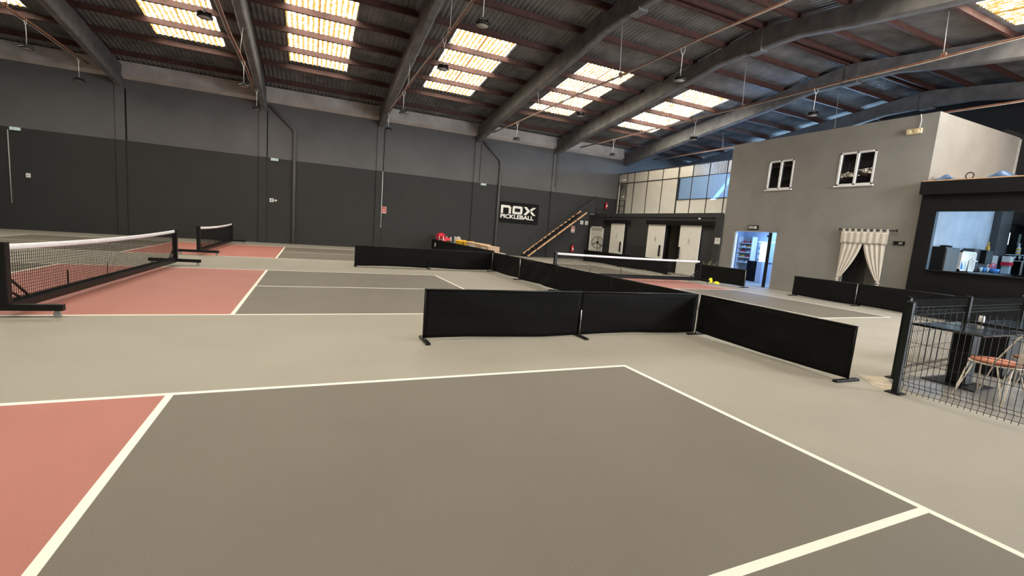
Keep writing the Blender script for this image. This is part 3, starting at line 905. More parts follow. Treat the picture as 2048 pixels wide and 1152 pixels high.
def office_window(n, r, lab, tilt=1.0):
    y0, y1, z0, z1 = r
    f = MB()
    w = 0.06
    for (a, b, c, d) in ((y0, y1, z0, z0+w), (y0, y1, z1-w, z1), (y0, y0+w, z0, z1), (y1-w, y1, z0, z1), ((y0+y1)/2-0.035, (y0+y1)/2+0.035, z0, z1)):
        f.box(BX-0.02, BX+0.08, a, b, c, d)
    f.box(BX-0.07, BX+0.0, y0-0.05, y1+0.05, z0-0.05, z0)
    o = f.build('window_%d' % n, 'pvc_white', None, 0.004)
    struct(o, lab, 'window')
    for (a, b) in ((y0+w, (y0+y1)/2-0.035), ((y0+y1)/2+0.035, y1-w)):
        mt = Matrix.Translation((BX+0.045, 0, (z0+z1)/2)) @ Matrix.Rotation(math.radians(tilt), 4, 'Y')
        MB().box(-0.004, 0.004, a, b, -(z1-z0)/2+w, (z1-z0)/2-w, 0, mt).build('pane', 'pane_gloss', o)
office_window(31, win1, 'white-framed dark window on the left of the grey office box')
office_window(32, win2, 'white-framed dark window reflecting skylights on the right of the grey office box', 1.6)
# curtain doorway backing
s = MB(); s.box(BX+0.9, BX+1.0, 4.2, 5.8, 0, 2.4); s.box(BX+0.42, BX+0.46, 4.26, 5.05, 0, 2.35); s.box(BX+0.2, BX+0.9, 4.2, 4.25, 0, 2.4); s.box(BX+0.2, BX+0.9, 5.75, 5.8, 0, 2.4)
struct(s.build('wall_closet', 'office_grey'))
s = MB(); s.box(BX+0.02, BX+0.06, 5.12, 5.54, 0, 2.1)  # black sheet painted in for the dark gap of the doorway
struct(s.build('door_6', 'black_matt'), 'black sheet for the dark gap behind the cream curtain', 'door')
t = thing('door_curtain', 'cream tab-top curtain with valance tied back over a doorway', 'curtain', (BX-0.10, 4.95, 0))
MB().tube([(0, -0.86, 2.47), (0, 0.84, 2.47)], 0.016, 8).build('curtain_rod', 'black_paint', t)
for y in (-0.75, 0.73):
    MB().box(0.0, 0.099, y-0.012, y+0.012, 2.445, 2.47).build('rod_bracket', 'black_paint', t)
for y in (-0.87, 0.85):
    MB().lathe([(0.004, -0.05), (0.03, -0.02), (0.03, 0.02), (0.004, 0.05)], (0, y, 2.47), 10).build('finial', 'black_paint', t)
for k in range(8):
    y = -0.62+k*0.19
    MB().box(-0.022, 0.022, y-0.032, y+0.032, 2.385, 2.50).build('tab', 'curtain_cloth', t, 0.004)
vl = MB()
vl.grid(lambda u, v: (-0.045+0.006*math.sin(u*46), -0.68+u*1.44, 2.40-v*(0.40+0.006*math.sin(u*20))), 90, 6)
vl.build('valance', 'curtain_cloth', t, solid=0.006)
def drape(sg):
    m = MB()
    yo = 0.70*sg+0.04
    def fn(u, v):
        z = 2.14-v*1.42
        k = v**1.6
        inner = 0.0*(1-k)+(0.66)*k        # how far the inner hem has swept to the side
        a = 0.68-u*(0.68-inner*0.92)-0.0
        y = sg*(a)+0.04
        if v > 0.94:
            y = sg*0.64+0.04+(y-(sg*0.64+0.04))*0.55
        return (-0.02+0.012*math.sin(u*26+v*2)*(1-0.5*v), y, z)
    m.grid(fn, 48, 22)
    m.build('drape', 'curtain_cloth', t, solid=0.006)
    MB().lathe([(0.045, -0.02), (0.06, 0.0), (0.045, 0.02)], (-0.02, sg*0.645+0.04, 0.74), 12).build('tie_back', 'curtain_cloth', t)
    q = MB()
    q.grid(lambda u, v: (-0.02+0.02*math.sin(u*14), sg*0.64+0.04+(u-0.5)*(0.07+0.09*v), 0.72-v*0.66), 16, 8)
    q.build('drape_tail', 'curtain_cloth', t, solid=0.006)
drape(1); drape(-1)
t = thing('wall_socket', 'black double socket plate beside the cream curtain', 'socket', (BX, 3.98, 2.08))
MB().box(-0.04, 0, -0.13, 0.17, -0.06, 0.06).build('plate', 'black_paint', t, 0.006)
for y in (-0.06, -0.005):
    MB().box(-0.045, -0.04, y-0.02, y+0.02, -0.03, 0.03).build('switch_rocker', 'light_grey', t)
t = thing('emergency_light', 'yellowish emergency light with hanging cable near the roof corner of the grey box', 'emergency light', (BX, 4.12, 5.55))
MB().box(-0.08, 0, -0.20, 0.2, -0.08, 0.08).build('housing', 'emergency_yellow', t, 0.015)
for y in (-0.1, 0.1):
    MB().lathe([(0.03, 0), (0.06, 0.02), (0.055, 0.05)], (0, 0, 0), 12, 0, Matrix.Translation((-0.08, y, -0.02)) @ Matrix.Rotation(-PI/2, 4, 'Y')).build('lamp_head', 'emergency_yellow', t)
MB().tube([(-0.03, -0.12, 0.08), (-0.03, -0.14, 0.3), (-0.03, -0.10, 0.5)], 0.01, 6).build('cable', 'lamp_white', t)
# illuminated exit sign over the shop door
t = thing('exit_sign', 'small black-framed lit exit sign above the blue-lit shop doorway', 'sign', (BX, 9.33, 2.34))
MB().box(-0.06, 0, -0.24, 0.24, 0.02, 0.2).build('frame', 'black_paint', t, 0.006)
MB().box(-0.066, -0.06, -0.19, 0.19, 0.06, 0.16).build('lit_panel', 'lamp_white', t)
text_obj('lettering', 'SALIDA', 0.1, 'dark_grey', t, (-0.068, 0.17, 0.075), (PI/2, 0, -PI/2), 0.85, 0.001, 0.001)

# ------------------------------------------------------------------ shop behind the doorway
SX = 16.9
s = MB(); s.box(SX, SX+0.1, 8.1, 12.6, 0, 2.9); s.box(BX+0.2, SX, 12.5, 12.6, 0, 2.9); s.box(BX+0.2, SX, 8.0, 8.1, 0, 2.9); s.box(BX+0.2, SX, 8.1, 12.5, 2.86, 2.9)
struct(s.build('wall_shop', 'wall_shop'))
t = thing('shoe_shelf', 'white shelf unit of shoes inside the blue-lit shop', 'shelf', (16.5, 11.98, 0))
sh = MB(); sh.box(0.28, 0.30, -0.40, 0.40, 0, 2.15)
sh.build('back_panel', 'light_grey', t)
for y in (-0.40, 0.40):
    MB().box(-0.05, 0.30, y-0.02, y+0.02, 0, 2.15).build('side_panel', 'white_paint', t)
SHZ = [0.85, 1.10, 1.36, 1.60, 1.82]
for z in SHZ:
    MB().box(-0.05, 0.28, -0.38, 0.38, z-0.02, z).build('shelf_board', 'white_paint', t)
MB().box(-0.03, 0.28, -0.38, 0.38, 0.0, 0.45).build('plinth', 'white_paint', t)
shoe_cols = ['white_paint', 'red_plastic', 'light_grey', 'yellow_plastic', 'red_gloss']
def make_shoe():
    m = MB()
    prof = [(0.0, 0.035, 0.05), (0.04, 0.045, 0.10), (0.10, 0.043, 0.10), (0.16, 0.042, 0.07), (0.23, 0.048, 0.055), (0.28, 0.035, 0.04), (0.30, 0.012, 0.025)]
    base = len(m.v)
    for (x, w, h) in prof:
        m.v += [(0, x, 0.02)]*0
        for a in range(8):
            c, s_ = math.cos(PI*a/7), math.sin(PI*a/7)
            m.v.append((w*c, x, 0.02+h*s_))
    for i in range(len(prof)-1):
        for j in range(7):
            m.f.append((base+i*8+j, base+(i+1)*8+j, base+(i+1)*8+j+1, base+i*8+j+1)); m.m.append(0); m.sm.append(True)
        m.f.append((base+i*8, base+i*8+7, base+(i+1)*8+7, base+(i+1)*8)); m.m.append(0); m.sm.append(False)
    m.f.append(tuple(base+j for j in range(8))); m.f.append(tuple(base+(len(prof)-1)*8+j for j in range(8))); m.m += [0, 0]; m.sm += [False, False]
    return m
for i, z in enumerate(SHZ):
    for k, y in enumerate((-0.33, 0.02)):
        c = shoe_cols[(i+k*2) % 5]
        nm = {'white_paint': 'white', 'red_plastic': 'crimson', 'light_grey': 'grey', 'yellow_plastic': 'yellow', 'red_gloss': 'dark red'}[c]
        row = ['bottom', 'second-lowest', 'middle', 'second-highest', 'top'][i]
        o = thing('sports_shoe', '%s sports shoe on the %s shelf, %s end' % (nm, row, 'right' if k == 0 else 'left'), 'shoe', (16.57, 11.98+y, z), 0, 'shoes on the shop shelf')
        make_shoe().build('upper', c, o)
        MB().prism([(-0.04, 0), (0.045, 0), (0.05, 0.24), (0.02, 0.31), (-0.03, 0.29), (-0.05, 0.22)], lambda u, v, d: (u, v, d), 0, 0.03).build('sole', 'white_paint', o)
t = thing('paddle_display', 'cyan-lit wall panel with dark rackets hung in the shop', 'display panel', (SX-0.012, 11.05, 0.95))
MB().box(-0.06, 0, -0.45, 0.46, 0, 1.0).build('panel', 'clear_glass', t)
MB().box(-0.075, -0.06, -0.45, 0.46, 0.97, 1.0).build('light_strip', 'tube_lit', t)
for i, z in enumerate((0.18, 0.46, 0.74)):
    o = thing('racket', 'dark racket hung %s on the cyan shop panel' % ['lowest', 'in the middle', 'highest'][i], 'racket', (SX-0.105, 11.15, 0.95+z), 0, 'rackets on the shop panel')
    m = MB(); m.prism([(-0.16+0.13*math.cos(a*PI/8), 0.06+0.10*math.sin(a*PI/8)) for a in range(16)], lambda u, v, d: (-d, u, v), 0, 0.03)
    m.build('racket_head', 'black_paint', o)
    MB().bar((-0.015, -0.05, 0.02), (-0.015, 0.30, -0.08), 0.025, 0.03).build('grip', 'black_paint', o)
t = thing('light_column', 'glowing white cylinder on a pale blue pedestal in the shop', 'light column', (15.6, 10.25, 0))
MB().box(-0.14, 0.14, -0.14, 0.14, 0, 1.0).build('pedestal', 'wall_shop', t, 0.01)
MB().lathe([(0.13, 1.0), (0.14, 1.02), (0.14, 1.82), (0.12, 1.86)], n=20).build('lit_tube', 'fridge_lit', t)
t = thing('shop_cabinet', 'black cabinet left of the glowing column in the shop', 'cabinet', (16.2, 11.02, 0), group='black shop cabinets')
MB().box(-0.2, 0.25, -0.32, 0.32, 0.02, 0.98).build('body', 'black_paint', t, 0.008)
MB().box(-0.22, -0.2, -0.30, 0.30, 0.06, 0.92).build('door', 'black_matt', t)
t = thing('shop_cabinet', 'black cabinet right of the glowing column in the shop', 'cabinet', (15.9, 9.45, 0), group='black shop cabinets')
MB().box(-0.2, 0.25, -0.32, 0.32, 0.02, 0.98).build('body', 'black_paint', t, 0.008)
MB().box(-0.22, -0.2, -0.30, 0.30, 0.06, 0.92).build('door', 'black_matt', t)
s = MB(); s.box(0, 0.85, -0.06, 0.06, 0.02, 2.3)
o = s.build('door_7', 'black_paint', None, 0.006); o.location = (BX+0.09, 8.57, 0); o.rotation_euler = (0, 0, 0.655)
struct(o, 'black shop door standing open inward in the blue-lit doorway', 'door')
MB().box(0.1, 0.45, 0.06, 0.12, 2.08, 2.16).build('door_closer', 'dark_grey', o)
s = MB()
for (a, b, c, d) in ((shop[0], shop[0]+0.05, 0, 2.32), (shop[1]-0.05, shop[1], 0, 2.32), (shop[0], shop[1], 2.27, 2.32)):
    s.box(BX+0.03, BX+0.17, a, b, c, d)
struct(s.build('trim_9', 'wall_shop'))

# ------------------------------------------------------------------ bar kiosk
KX = 13.38
kb = MB()
hatch = (-4.2, 3.10, 1.30, 3.06)
wall_cells(kb, [-6.2, -4.2, 3.10, 3.52], [0, 1.30, 3.06, 3.55], lambda u, z: not inside(u, z, [hatch]), fnx, KX, KX+0.14)
struct(kb.build('wall_bar', 'black_paint'))
s = MB(); s.box(KX-0.16, KX+0.2, -6.2, 3.54, 3.55, 3.93)
struct(s.build('trim_10', 'black_paint'))
s = MB(); s.box(KX-0.10, 20.6, -6.2, 3.54, 3.93, 3.97)
struct(s.build('ceiling_bar', 'wood_raw'))
s = MB(); s.box(KX-0.10, KX+0.42, -4.19, 3.09, 1.302, 1.335)
tag(s.build('serving_counter', 'black_paint'), 'black serving ledge along the bar hatch', 'counter')
bi = MB(); bi.box(KX+0.15, 18.0, 3.50, 3.545, 0, 3.93)
struct(bi.build('wall_bar_side', 'bar_wall'))
bi = MB(); bi.box(17.95, 18.75, 3.30, 3.545, 0, 3.93)
struct(bi.build('wall_bar_pier', 'dark_grey'))
bi = MB(); bi.box(20.5, 20.6, -6.2, 3.9, 0, 3.93)
struct(bi.build('wall_bar_back', 'dark_grey'))
o = MB().box(20.46, 20.49, -4.6, 2.1, 1.1, 3.5).build('window_41', 'bar_daylight')
struct(o, 'bright bluish window at the back of the bar', 'window')
wfm = MB()
for y in (-4.6, -2.4, -0.2, 2.0):
    wfm.box(20.40, 20.46, y, y+0.08, 1.1, 3.5)
wfm.build('window_frame', 'black_paint', o)
o = MB().box(15.0, 17.92, 2.75, 3.49, 0, 1.36).build('back_counter', 'black_paint', None, 0.01)
tag(o, 'black back counter inside the bar carrying appliances', 'counter')
CZ = 1.36
t = thing('bar_fridge', 'tall matt black cabinet at the left of the bar hatch', 'cabinet', (14.35, 3.22, 0))
MB().box(-0.42, 0.42, -0.27, 0.27, 0.02, 2.05).build('body', 'black_paint', t, 0.01)
MB().box(-0.38, 0.38, -0.29, -0.27, 0.1, 2.0).build('door', 'dark_grey', t)
MB().lathe([(0.12, 0), (0.15, 0.03), (0.15, 0.06), (0.05, 0.07)], (0.22, 0, 2.05), 16).build('tray', 'black_paint', t)
t = thing('display_fridge', 'brightly lit white display fridge on the bar back counter', 'fridge', (15.48, 3.18, CZ))
fr = MB()
for b in ((-0.46, -0.42, -0.2, 0.25, 0, 0.62), (0.42, 0.46, -0.2, 0.25, 0, 0.62), (-0.46, 0.46, -0.2, 0.25, 0.58, 0.62), (-0.46, 0.46, -0.2, 0.25, 0, 0.05)):
    fr.box(*b)
fr.build('body', 'white_paint', t)
MB().box(-0.42, 0.42, 0.2, 0.24, 0.05, 0.58).build('lit_back', 'fridge_lit', t)
MB().box(-0.42, 0.42, -0.15, 0.2, 0.30, 0.315).build('shelf_board', 'clear_glass', t)
MB().tube([(-0.1, -0.24, 0.0), (-0.1, -0.24, 0.34), (-0.1, -0.30, 0.40), (-0.1, -0.36, 0.34)], 0.018, 8).build('tap', 'chrome', t)
for k, (dx, dz, c, nm) in enumerate(((-0.3, 0.05, 'clear_glass', 'clear'), (-0.12, 0.05, 'amber_glass', 'amber'), (0.08, 0.05, 'blue_plastic', 'blue'), (0.28, 0.05, 'clear_glass', 'pale'))):
    o = thing('drink_bottle', '%s small bottle inside the lit display fridge' % nm, 'bottle', (15.48+dx, 3.16, CZ+dz), 0, 'bottles in the display fridge')
    MB().lathe([(0.035, 0), (0.037, 0.13), (0.014, 0.18), (0.014, 0.21)], n=12).build('glass_body', c, o)
    MB().lathe([(0.016, 0.21), (0.016, 0.23)], n=10).build('cap', 'white_paint', o)
t = thing('coffee_machine', 'dark boxy coffee machine on the bar back counter', 'coffee machine', (16.66, 3.2, CZ))
MB().box(-0.46, 0.46, -0.05, 0.25, 0.02, 0.74).build('body', 'dark_grey', t, 0.015)
MB().box(-0.05, 0.42, -0.2, -0.05, 0.28, 0.72).build('brew_head', 'black_paint', t, 0.015)
MB().box(-0.42, -0.2, -0.08, -0.05, 0.32, 0.36).build('label_strip', 'lamp_white', t)
for k, x in enumerate((-0.3, -0.08, 0.14)):
    o = thing('glass_tumbler', '%s glass tumbler in front of the coffee machine' % ['left', 'middle', 'right'][k], 'glass', (16.6+x, 2.95, CZ), 0, 'tumblers on the bar counter')
    MB().lathe([(0.03, 0), (0.045, 0.16), (0.04, 0.16), (0.027, 0.01)], n=12).build('glass_body', ['clear_glass', 'blue_plastic', 'clear_glass'][k], o)
t = thing('blue_basket', 'bright blue plastic basket on the bar back counter', 'basket', (16.95, 2.88, CZ))
bk = MB(); bk.lathe([(0.11, 0), (0.15, 0.14), (0.14, 0.14), (0.10, 0.02)], n=14); bk.build('bowl', 'blue_plastic', t)
MB().tube([(-0.14, 0, 0.13), (-0.08, 0, 0.22), (0.08, 0, 0.22), (0.14, 0, 0.13)], 0.012, 6).build('handle', 'blue_plastic', t)
t = thing('spirit_bottle', 'tall yellow bottle standing above the coffee machine', 'bottle', (17.28, 3.25, CZ+0.60))
MB().lathe([(0.06, 0), (0.06, 0.24), (0.025, 0.32), (0.025, 0.38)], n=14).build('glass_body', 'amber_glass', t)
MB().lathe([(0.03, 0.38), (0.03, 0.41)], n=12).build('cap', 'yellow_plastic', t)
t = thing('grinder_stand', 'grey steel box supporting the yellow bottle in the bar', 'box', (17.55, 3.26, CZ))
MB().box(-0.36, 0.30, -0.12, 0.2, 0, 0.58).build('body', 'light_grey', t, 0.01)
m = MB(); m.prism([(0.26*math.cos(a*PI/10), 0.2+0.13*math.sin(a*PI/10)) for a in range(20)], lambda u, v, d: (u, -0.125-d, v), 0, 0.015)
m.build('oval_badge', 'sign_red', t)
m = MB(); m.prism([(-0.05, 0.16), (-0.02, 0.16), (0.0, 0.27), (0.05, 0.27), (0.05, 0.30), (-0.06, 0.30), (-0.06, 0.27), (-0.035, 0.27)], lambda u, v, d: (u, -0.14-d, v), 0, 0.006)
m.build('badge_mark', 'white_paint', t)
t = thing('paper_dispenser', 'red and white dispenser standing at the bar pier', 'dispenser', (18.45, 3.1, CZ))
MB().box(-0.15, 0.15, -0.1, 0.12, 0.28, 0.40).build('red_band', 'red_plastic', t)
MB().box(-0.13, 0.13, -0.09, 0.11, 0.40, 0.60).build('top_box', 'white_paint', t)
MB().box(-0.08, 0.08, -0.09, 0.11, 0.0, 0.28).build('stem', 'clear_glass', t)
o = MB().box(18.2, 19.8, 2.4, 3.29, 0, 1.34).build('back_counter', 'black_paint', None, 0.01)
tag(o, 'dark counter section right of the bar pier', 'counter')
# glass shelf with glasses and a bottle
t = thing('glass_rack', 'dark shelf rack with cyan light strips at the right of the bar', 'shelf', (19.1, 2.9, 0))
MB().box(0.28, 0.32, -1.3, 0.5, 1.35, 3.1).build('back_panel', 'black_gloss', t)
MB().box(-0.15, 0.28, -1.3, 0.5, 2.02, 2.05).build('shelf_board', 'clear_glass', t)
MB().box(-0.15, 0.28, -1.3, 0.5, 1.82, 1.84).build('shelf_board', 'clear_glass', t)
MB().box(-0.17, -0.12, 0.46, 0.5, 2.38, 2.8).build('light_strip', 'tube_lit', t)
MB().box(-0.17, 0.28, -1.3, 0.5, 3.06, 3.1).build('top_board', 'black_paint', t)
MB().box(-0.17, -0.12, 0.46, 0.5, 1.35, 2.38).build('upright', 'black_paint', t)
MB().box(-0.17, -0.12, -0.02, 0.02, 1.35, 1.82).build('upright', 'light_grey', t)
gi = 0
def wine_glass():
    m = MB(); m.lathe([(0.035, 0), (0.006, 0.01), (0.006, 0.06), (0.035, 0.09), (0.04, 0.14), (0.032, 0.16), (0.03, 0.16), (0.036, 0.13), (0.004, 0.075)], n=10)
    return m
for zz, row in ((1.84, 'lower'),):
    for k in range(7):
        y = 0.36-k*0.12
        o = wine_glass().build('wine_glass', 'clear_glass'); o.location = (19.02, 2.9+y, zz)
        tag(o, '%s wine glass from the left on the bar rack' % ['first', 'second', 'third', 'fourth', 'fifth', 'sixth', 'seventh'][k], 'glass', 'wine glasses on the bar rack')
t = thing('liquor_bottle', 'clear bottle with yellow patches on the bar rack shelf', 'bottle', (19.0, 3.08, 2.052))
MB().lathe([(0.06, 0), (0.06, 0.22), (0.022, 0.29), (0.022, 0.34)], n=14).build('glass_body', 'clear_glass', t)
MB().lathe([(0.063, 0.03), (0.063, 0.08)], n=14).build('sticker', 'yellow_plastic', t)
MB().lathe([(0.063, 0.15), (0.063, 0.20)], n=14).build('sticker', 'yellow_plastic', t)
MB().lathe([(0.026, 0.34), (0.026, 0.39)], n=12).build('cap', 'lamp_white', t)
# things lying on the bar roof
def tarp(loc, sx, sy, h, label, seed):
    t = thing('folded_tarp', label, 'tarpaulin', loc, 0, 'blue tarpaulins on the bar roof')
    m = MB()
    def fn(u, v):
        e = (u*(1-u)*4)**0.5*(v*(1-v)*4)**0.5
        return ((u-0.5)*sx, (v-0.5)*sy, h*e*(0.6+0.4*math.sin(7*v+seed)*math.cos(5*u+seed))+0.004)
    m.grid(fn, 14, 20)
    m.build('sheet', 'tarp_blue', t, solid=0.01)
tarp((13.75, 3.15, 3.985), 0.5, 0.5, 0.20, 'crumpled blue tarp at the left end of the bar roof', 0.5)
tarp((13.9, 2.05, 3.985), 0.6, 0.7, 0.24, 'blue tarp peak in the middle of the bar roof', 2.0)
tarp((13.9, 1.15, 3.985), 0.6, 0.4, 0.36, 'blue tarp heap at the right end of the bar roof', 1.2)
t = thing('rope_coil', 'small dark rope coil on the bar roof between the tarps', 'rope', (13.5, 2.55, 3.97))
MB().tube([(0.0, 0.09*math.cos(a*PI/6), 0.10+0.09*math.sin(a*PI/6)) for a in range(12)], 0.015, 6, closed=True).build('loop', 'black_paint', t)

# ------------------------------------------------------------------ court nets on wheeled frames
def net(name_label, A, B, H=0.914, sag=0.045, foot=1.12):
    A, B = Vector(A), Vector(B)
    d = B-A; Ln = d.length; ang = math.atan2(d.y, d.x)
    t = thing('court_net', name_label, 'net', (A.x, A.y, 0), ang, 'wheeled pickleball nets')
    FZ = 0.13
    for x in (0.0, Ln):
        p = MB(); p.box(x-0.05, x+0.05, -0.05, 0.05, FZ+0.03, H+0.02)
        p.build('post', 'black_paint', t, 0.008)
        f = MB().box(x-0.04, x+0.04, -foot/2, foot/2, FZ-0.04, FZ+0.04).build('foot', 'black_paint', t, 0.006)
        for yy in (-foot/2+0.07, foot/2-0.07):
            c = MB()
            c.box(x-0.02, x+0.02, yy-0.02, yy+0.02, 0.075, FZ-0.04)
            c.lathe([(0.034, -0.014), (0.04, -0.008), (0.04, 0.008), (0.034, 0.014)], (0, 0, 0), 14, 0, Matrix.Translation((x, yy, 0.041)) @ Matrix.Rotation(PI/2, 4, 'Y'))
            c.build('caster', 'caster_grey', f)
        sg = 1 if x == 0 else -1
        for (zz, xx) in ((0.52, 0.50), (0.34, 0.34)):
            MB().bar((x+sg*0.04, 0, zz), (x+sg*xx, 0, FZ+0.06), 0.022, 0.022).build('brace', 'black_paint', t)
    MB().box(0.04, Ln-0.04, -0.05, 0.05, FZ-0.05, FZ+0.05).build('base_beam', 'black_paint', t, 0.008)
    top = lambda x: H-0.01-sag*(1-((2*x/Ln-1)**2))
    tp = MB()
    tp.grid(lambda u, v: (0.05+u*(Ln-0.1), 0.012*math.cos(v*2*PI), top(0.05+u*(Ln-0.1))-0.038+0.038*math.sin(v*2*PI)), 40, 8)
    tp.build('top_tape', 'net_tape', t)
    nm = MB()
    zb = FZ+0.06
    q = 0.0022
    nx = int((Ln-0.1)/0.045)
    for i in range(nx+1):
        x = 0.05+i*(Ln-0.1)/nx
        nm.box(x-q, x+q, -q, q, zb, top(x)-0.06)
    nz = 15
    seg = 16
    for k in range(nz+1):
        f = k/nz
        for s_ in range(seg):
            xa, xb_ = 0.05+(Ln-0.1)*s_/seg, 0.05+(Ln-0.1)*(s_+1)/seg
            za, zb2 = zb+(top(xa)-0.07-zb)*f, zb+(top(xb_)-0.07-zb)*f
            nm.bar((xa, 0, za), (xb_, 0, zb2), 2*q, 2*q)
    nm.build('mesh_netting', 'net_cord', t)
    MB().box(0.045, Ln-0.045, -0.006, 0.006, zb-0.01, zb+0.03).build('bottom_band', 'net_cord', t)
    for x in (Ln*0.22, Ln*0.42):
        MB().box(x-0.008, x+0.008, -0.004, 0.004, zb, zb+0.24).build('vertical_band', 'net_cord', t)
    return t
net('large black net with white tape at the left across the middle court', (-6.98, 3.15, 0), (-6.72, 9.82, 0))
net('distant black net with white tape near the dark back wall', (-6.81, 13.05, 0), (-6.81, 19.95, 0))
net('black net with straight white tape on the right court before the white doors', (4.32, 9.62, 0), (11.15, 9.62, 0), sag=0.02)

# ------------------------------------------------------------------ black cloth barriers
def barrier(A, B, label, group, H=0.69, seed=0, foot_a=True, foot_b=True, steel=(), wr=0.008, short=False):
    A, B = Vector((A[0], A[1], 0)), Vector((B[0], B[1], 0))
    d = B-A; Ln = d.length; ang = math.atan2(d.y, d.x)
    t = thing('court_barrier', label, 'barrier', (A.x, A.y, 0), ang, group)
    rnd = random.Random(seed)
    ph = [rnd.uniform(0, 6.28) for _ in range(5)]
    m = MB()
    def fn(u, v):
        x = u*Ln
        z = 0.035+0.012*math.sin(x*2.2+ph[0])*(1-v)+v*(H-0.04-0.012*math.sin(x*2.2+ph[0])*(1-v))
        e = math.sin(PI*u)*(1-v)**0.6
        y = wr*(math.sin(3.1*x+ph[1]+4*v)+0.6*math.sin(6.7*x-5*v+ph[2])+0.4*math.sin(11*v+2*x+ph[3]))*(0.3+e)
        return (x, y, z)
    m.grid(fn, int(Ln*16), 12)
    m.build('cloth', 'black_cloth', t, solid=0.006)
    MB().tube([(0, 0, H), (Ln, 0, H)], 0.014, 8).build('top_rail', 'black_paint', t)
    for k, x in enumerate((0.0, Ln)):
        st = k in steel
        if (k == 0 and not foot_a) or (k == 1 and not foot_b):
            continue
        x = 0.014 if k == 0 else Ln-0.014
        fx = 0.0 if k == 0 else Ln-0.06
        yo = -0.02 if st else 0
        MB().tube([(x, yo, 0.02), (x, yo, 0.42 if short else H+0.005)], 0.010, 8).build('post', 'steel' if st else 'black_paint', t)
        MB().box(fx, fx+0.06, -0.22, 0.22, 0.0, 0.03).build('foot', 'black_paint', t, 0.006)
    return t
g1 = 'black barriers around the middle aisle'
g2 = 'black barriers along the office side'
BXL = 2.6
barrier((-2.2, 1.42), (0.2, 1.42), 'black cloth barrier nearest the camera, left half of the front row', g1, seed=1, foot_b=False)
barrier((0.2, 1.42), (2.56, 1.42), 'black cloth barrier of the front row reaching the corner with the steel post', g1, seed=2, steel=(0,), foot_b=False, short=True)
barrier((2.58, 1.38), (2.52, -1.14), 'black cloth barrier running from the steel corner post toward the fence', g1, seed=3, steel=(0,), wr=0.012)
barrier((BXL, 6.45), (BXL, 3.95), 'taut black barrier between the creased barrier and the front corner', g1, H=0.68, seed=4, foot_b=False)
barrier((BXL, 3.95), (BXL, 1.44), 'black barrier directly behind the steel corner post of the front row', g1, H=0.68, seed=24, foot_b=False)
barrier((BXL, 8.8), (BXL, 6.45), 'creased wrinkled black barrier in the middle of the receding row', g1, H=0.69, seed=5, steel=(0,), foot_b=False, wr=0.028)
barrier((BXL, 11.2), (BXL, 8.80), 'black barrier joined to the right end of the distant cross row', g1, H=0.69, seed=25, steel=(0,), foot_b=False, wr=0.012)
barrier((-2.22, 11.25), (0.2, 11.25), 'left half of the distant cross row of black barriers', g1, H=0.68, seed=6, foot_b=False)
barrier((0.2, 11.25), (2.56, 11.25), 'right half of the distant cross row of black barriers', g1, H=0.68, seed=7, foot_b=False, wr=0.014)
barrier((BXL+0.05, 16.0), (BXL+0.05, 11.24), 'black barrier in front of the cardboard boxes by the back wall', g1, H=0.74, seed=8, foot_b=False)
lb = barrier((BXL+0.05, 20.7), (BXL+0.05, 16.0), 'farthest black barrier with a small white mark, below the red crates', g1, H=0.75, seed=9, foot_b=False)
m = MB()
for k in range(3):
    m.box(0.90-0.12, 0.90+0.12, -0.035, -0.03, 0.38+k*0.075, 0.435+k*0.075)
o = m.build('white_mark', 'lamp_white', lb)
OXL = 12.3
barrier((OXL, 20.2), (OXL, 16.4), 'far black barrier in front of the pedestal fan', g2, H=0.70, seed=10, foot_b=False)
barrier((OXL, 16.4), (OXL, 12.66), 'black barrier in front of the middle white sliding door', g2, H=0.70, seed=11)
barrier((OXL, 11.0), (OXL-0.1, 8.25), 'black barrier before the potted plant and shop doorway', g2, H=0.70, seed=12, steel=(1,))
barrier((OXL, 6.36), (OXL, 4.28), 'black barrier left of the curtain, standing by the grey office wall', g2, H=0.70, seed=13, foot_b=False)
barrier((OXL, 4.28), (OXL, 1.9), 'black barrier below the curtain and bar corner', g2, H=0.70, seed=14, steel=(0,), foot_b=False)
barrier((OXL, 1.9), (OXL, -0.5), 'black barrier below the lit bar hatch behind the wire fence', g2, H=0.70, seed=15, foot_b=False)
barrier((OXL, -0.5), (OXL, -2.9), 'rightmost black barrier behind the wire fence and tables', g2, H=0.70, seed=16)

# ------------------------------------------------------------------ bench with boxes behind the far barriers
t = thing('folding_table', 'long low folding table hidden behind the far black barriers', 'table', (3.25, 12.6, 0))
MB().box(-0.3, 0.45, 0, 8.6, 0.56, 0.60).build('tabletop', 'light_grey', t, 0.006)
for y in (0.3, 4.3, 8.3):
    for x in (-0.24, 0.38):
        MB().tube([(x, y, 0), (x, y, 0.56)], 0.018, 8).build('leg', 'dark_grey', t)
TZ = 0.60
t = thing('red_bucket', 'red plastic tub with a lumpy red bag in it, leftmost above the far barrier', 'tub', (3.2, 20.85, TZ))
MB().lathe([(0.22, 0), (0.26, 0.28), (0.24, 0.28), (0.2, 0.02)], n=18).build('tub_wall', 'red_plastic', t)
b = MB(); b.grid(lambda u, v: ((0.25*math.sin(PI*v)*(1+0.12*math.sin(5*u*2*PI))*math.cos(2*PI*u)), 0.25*math.sin(PI*v)*(1+0.12*math.sin(3*u*2*PI+1))*math.sin(2*PI*u), 0.36-0.17*math.cos(PI*v)), 24, 10)
b.build('bag', 'red_plastic', t)
t = thing('red_crate', 'red crate with white corner posts beside the red tub', 'crate', (3.2, 20.0, TZ))
MB().box(-0.2, 0.2, -0.40, 0.40, 0.02, 0.30).build('body', 'red_plastic', t, 0.02)
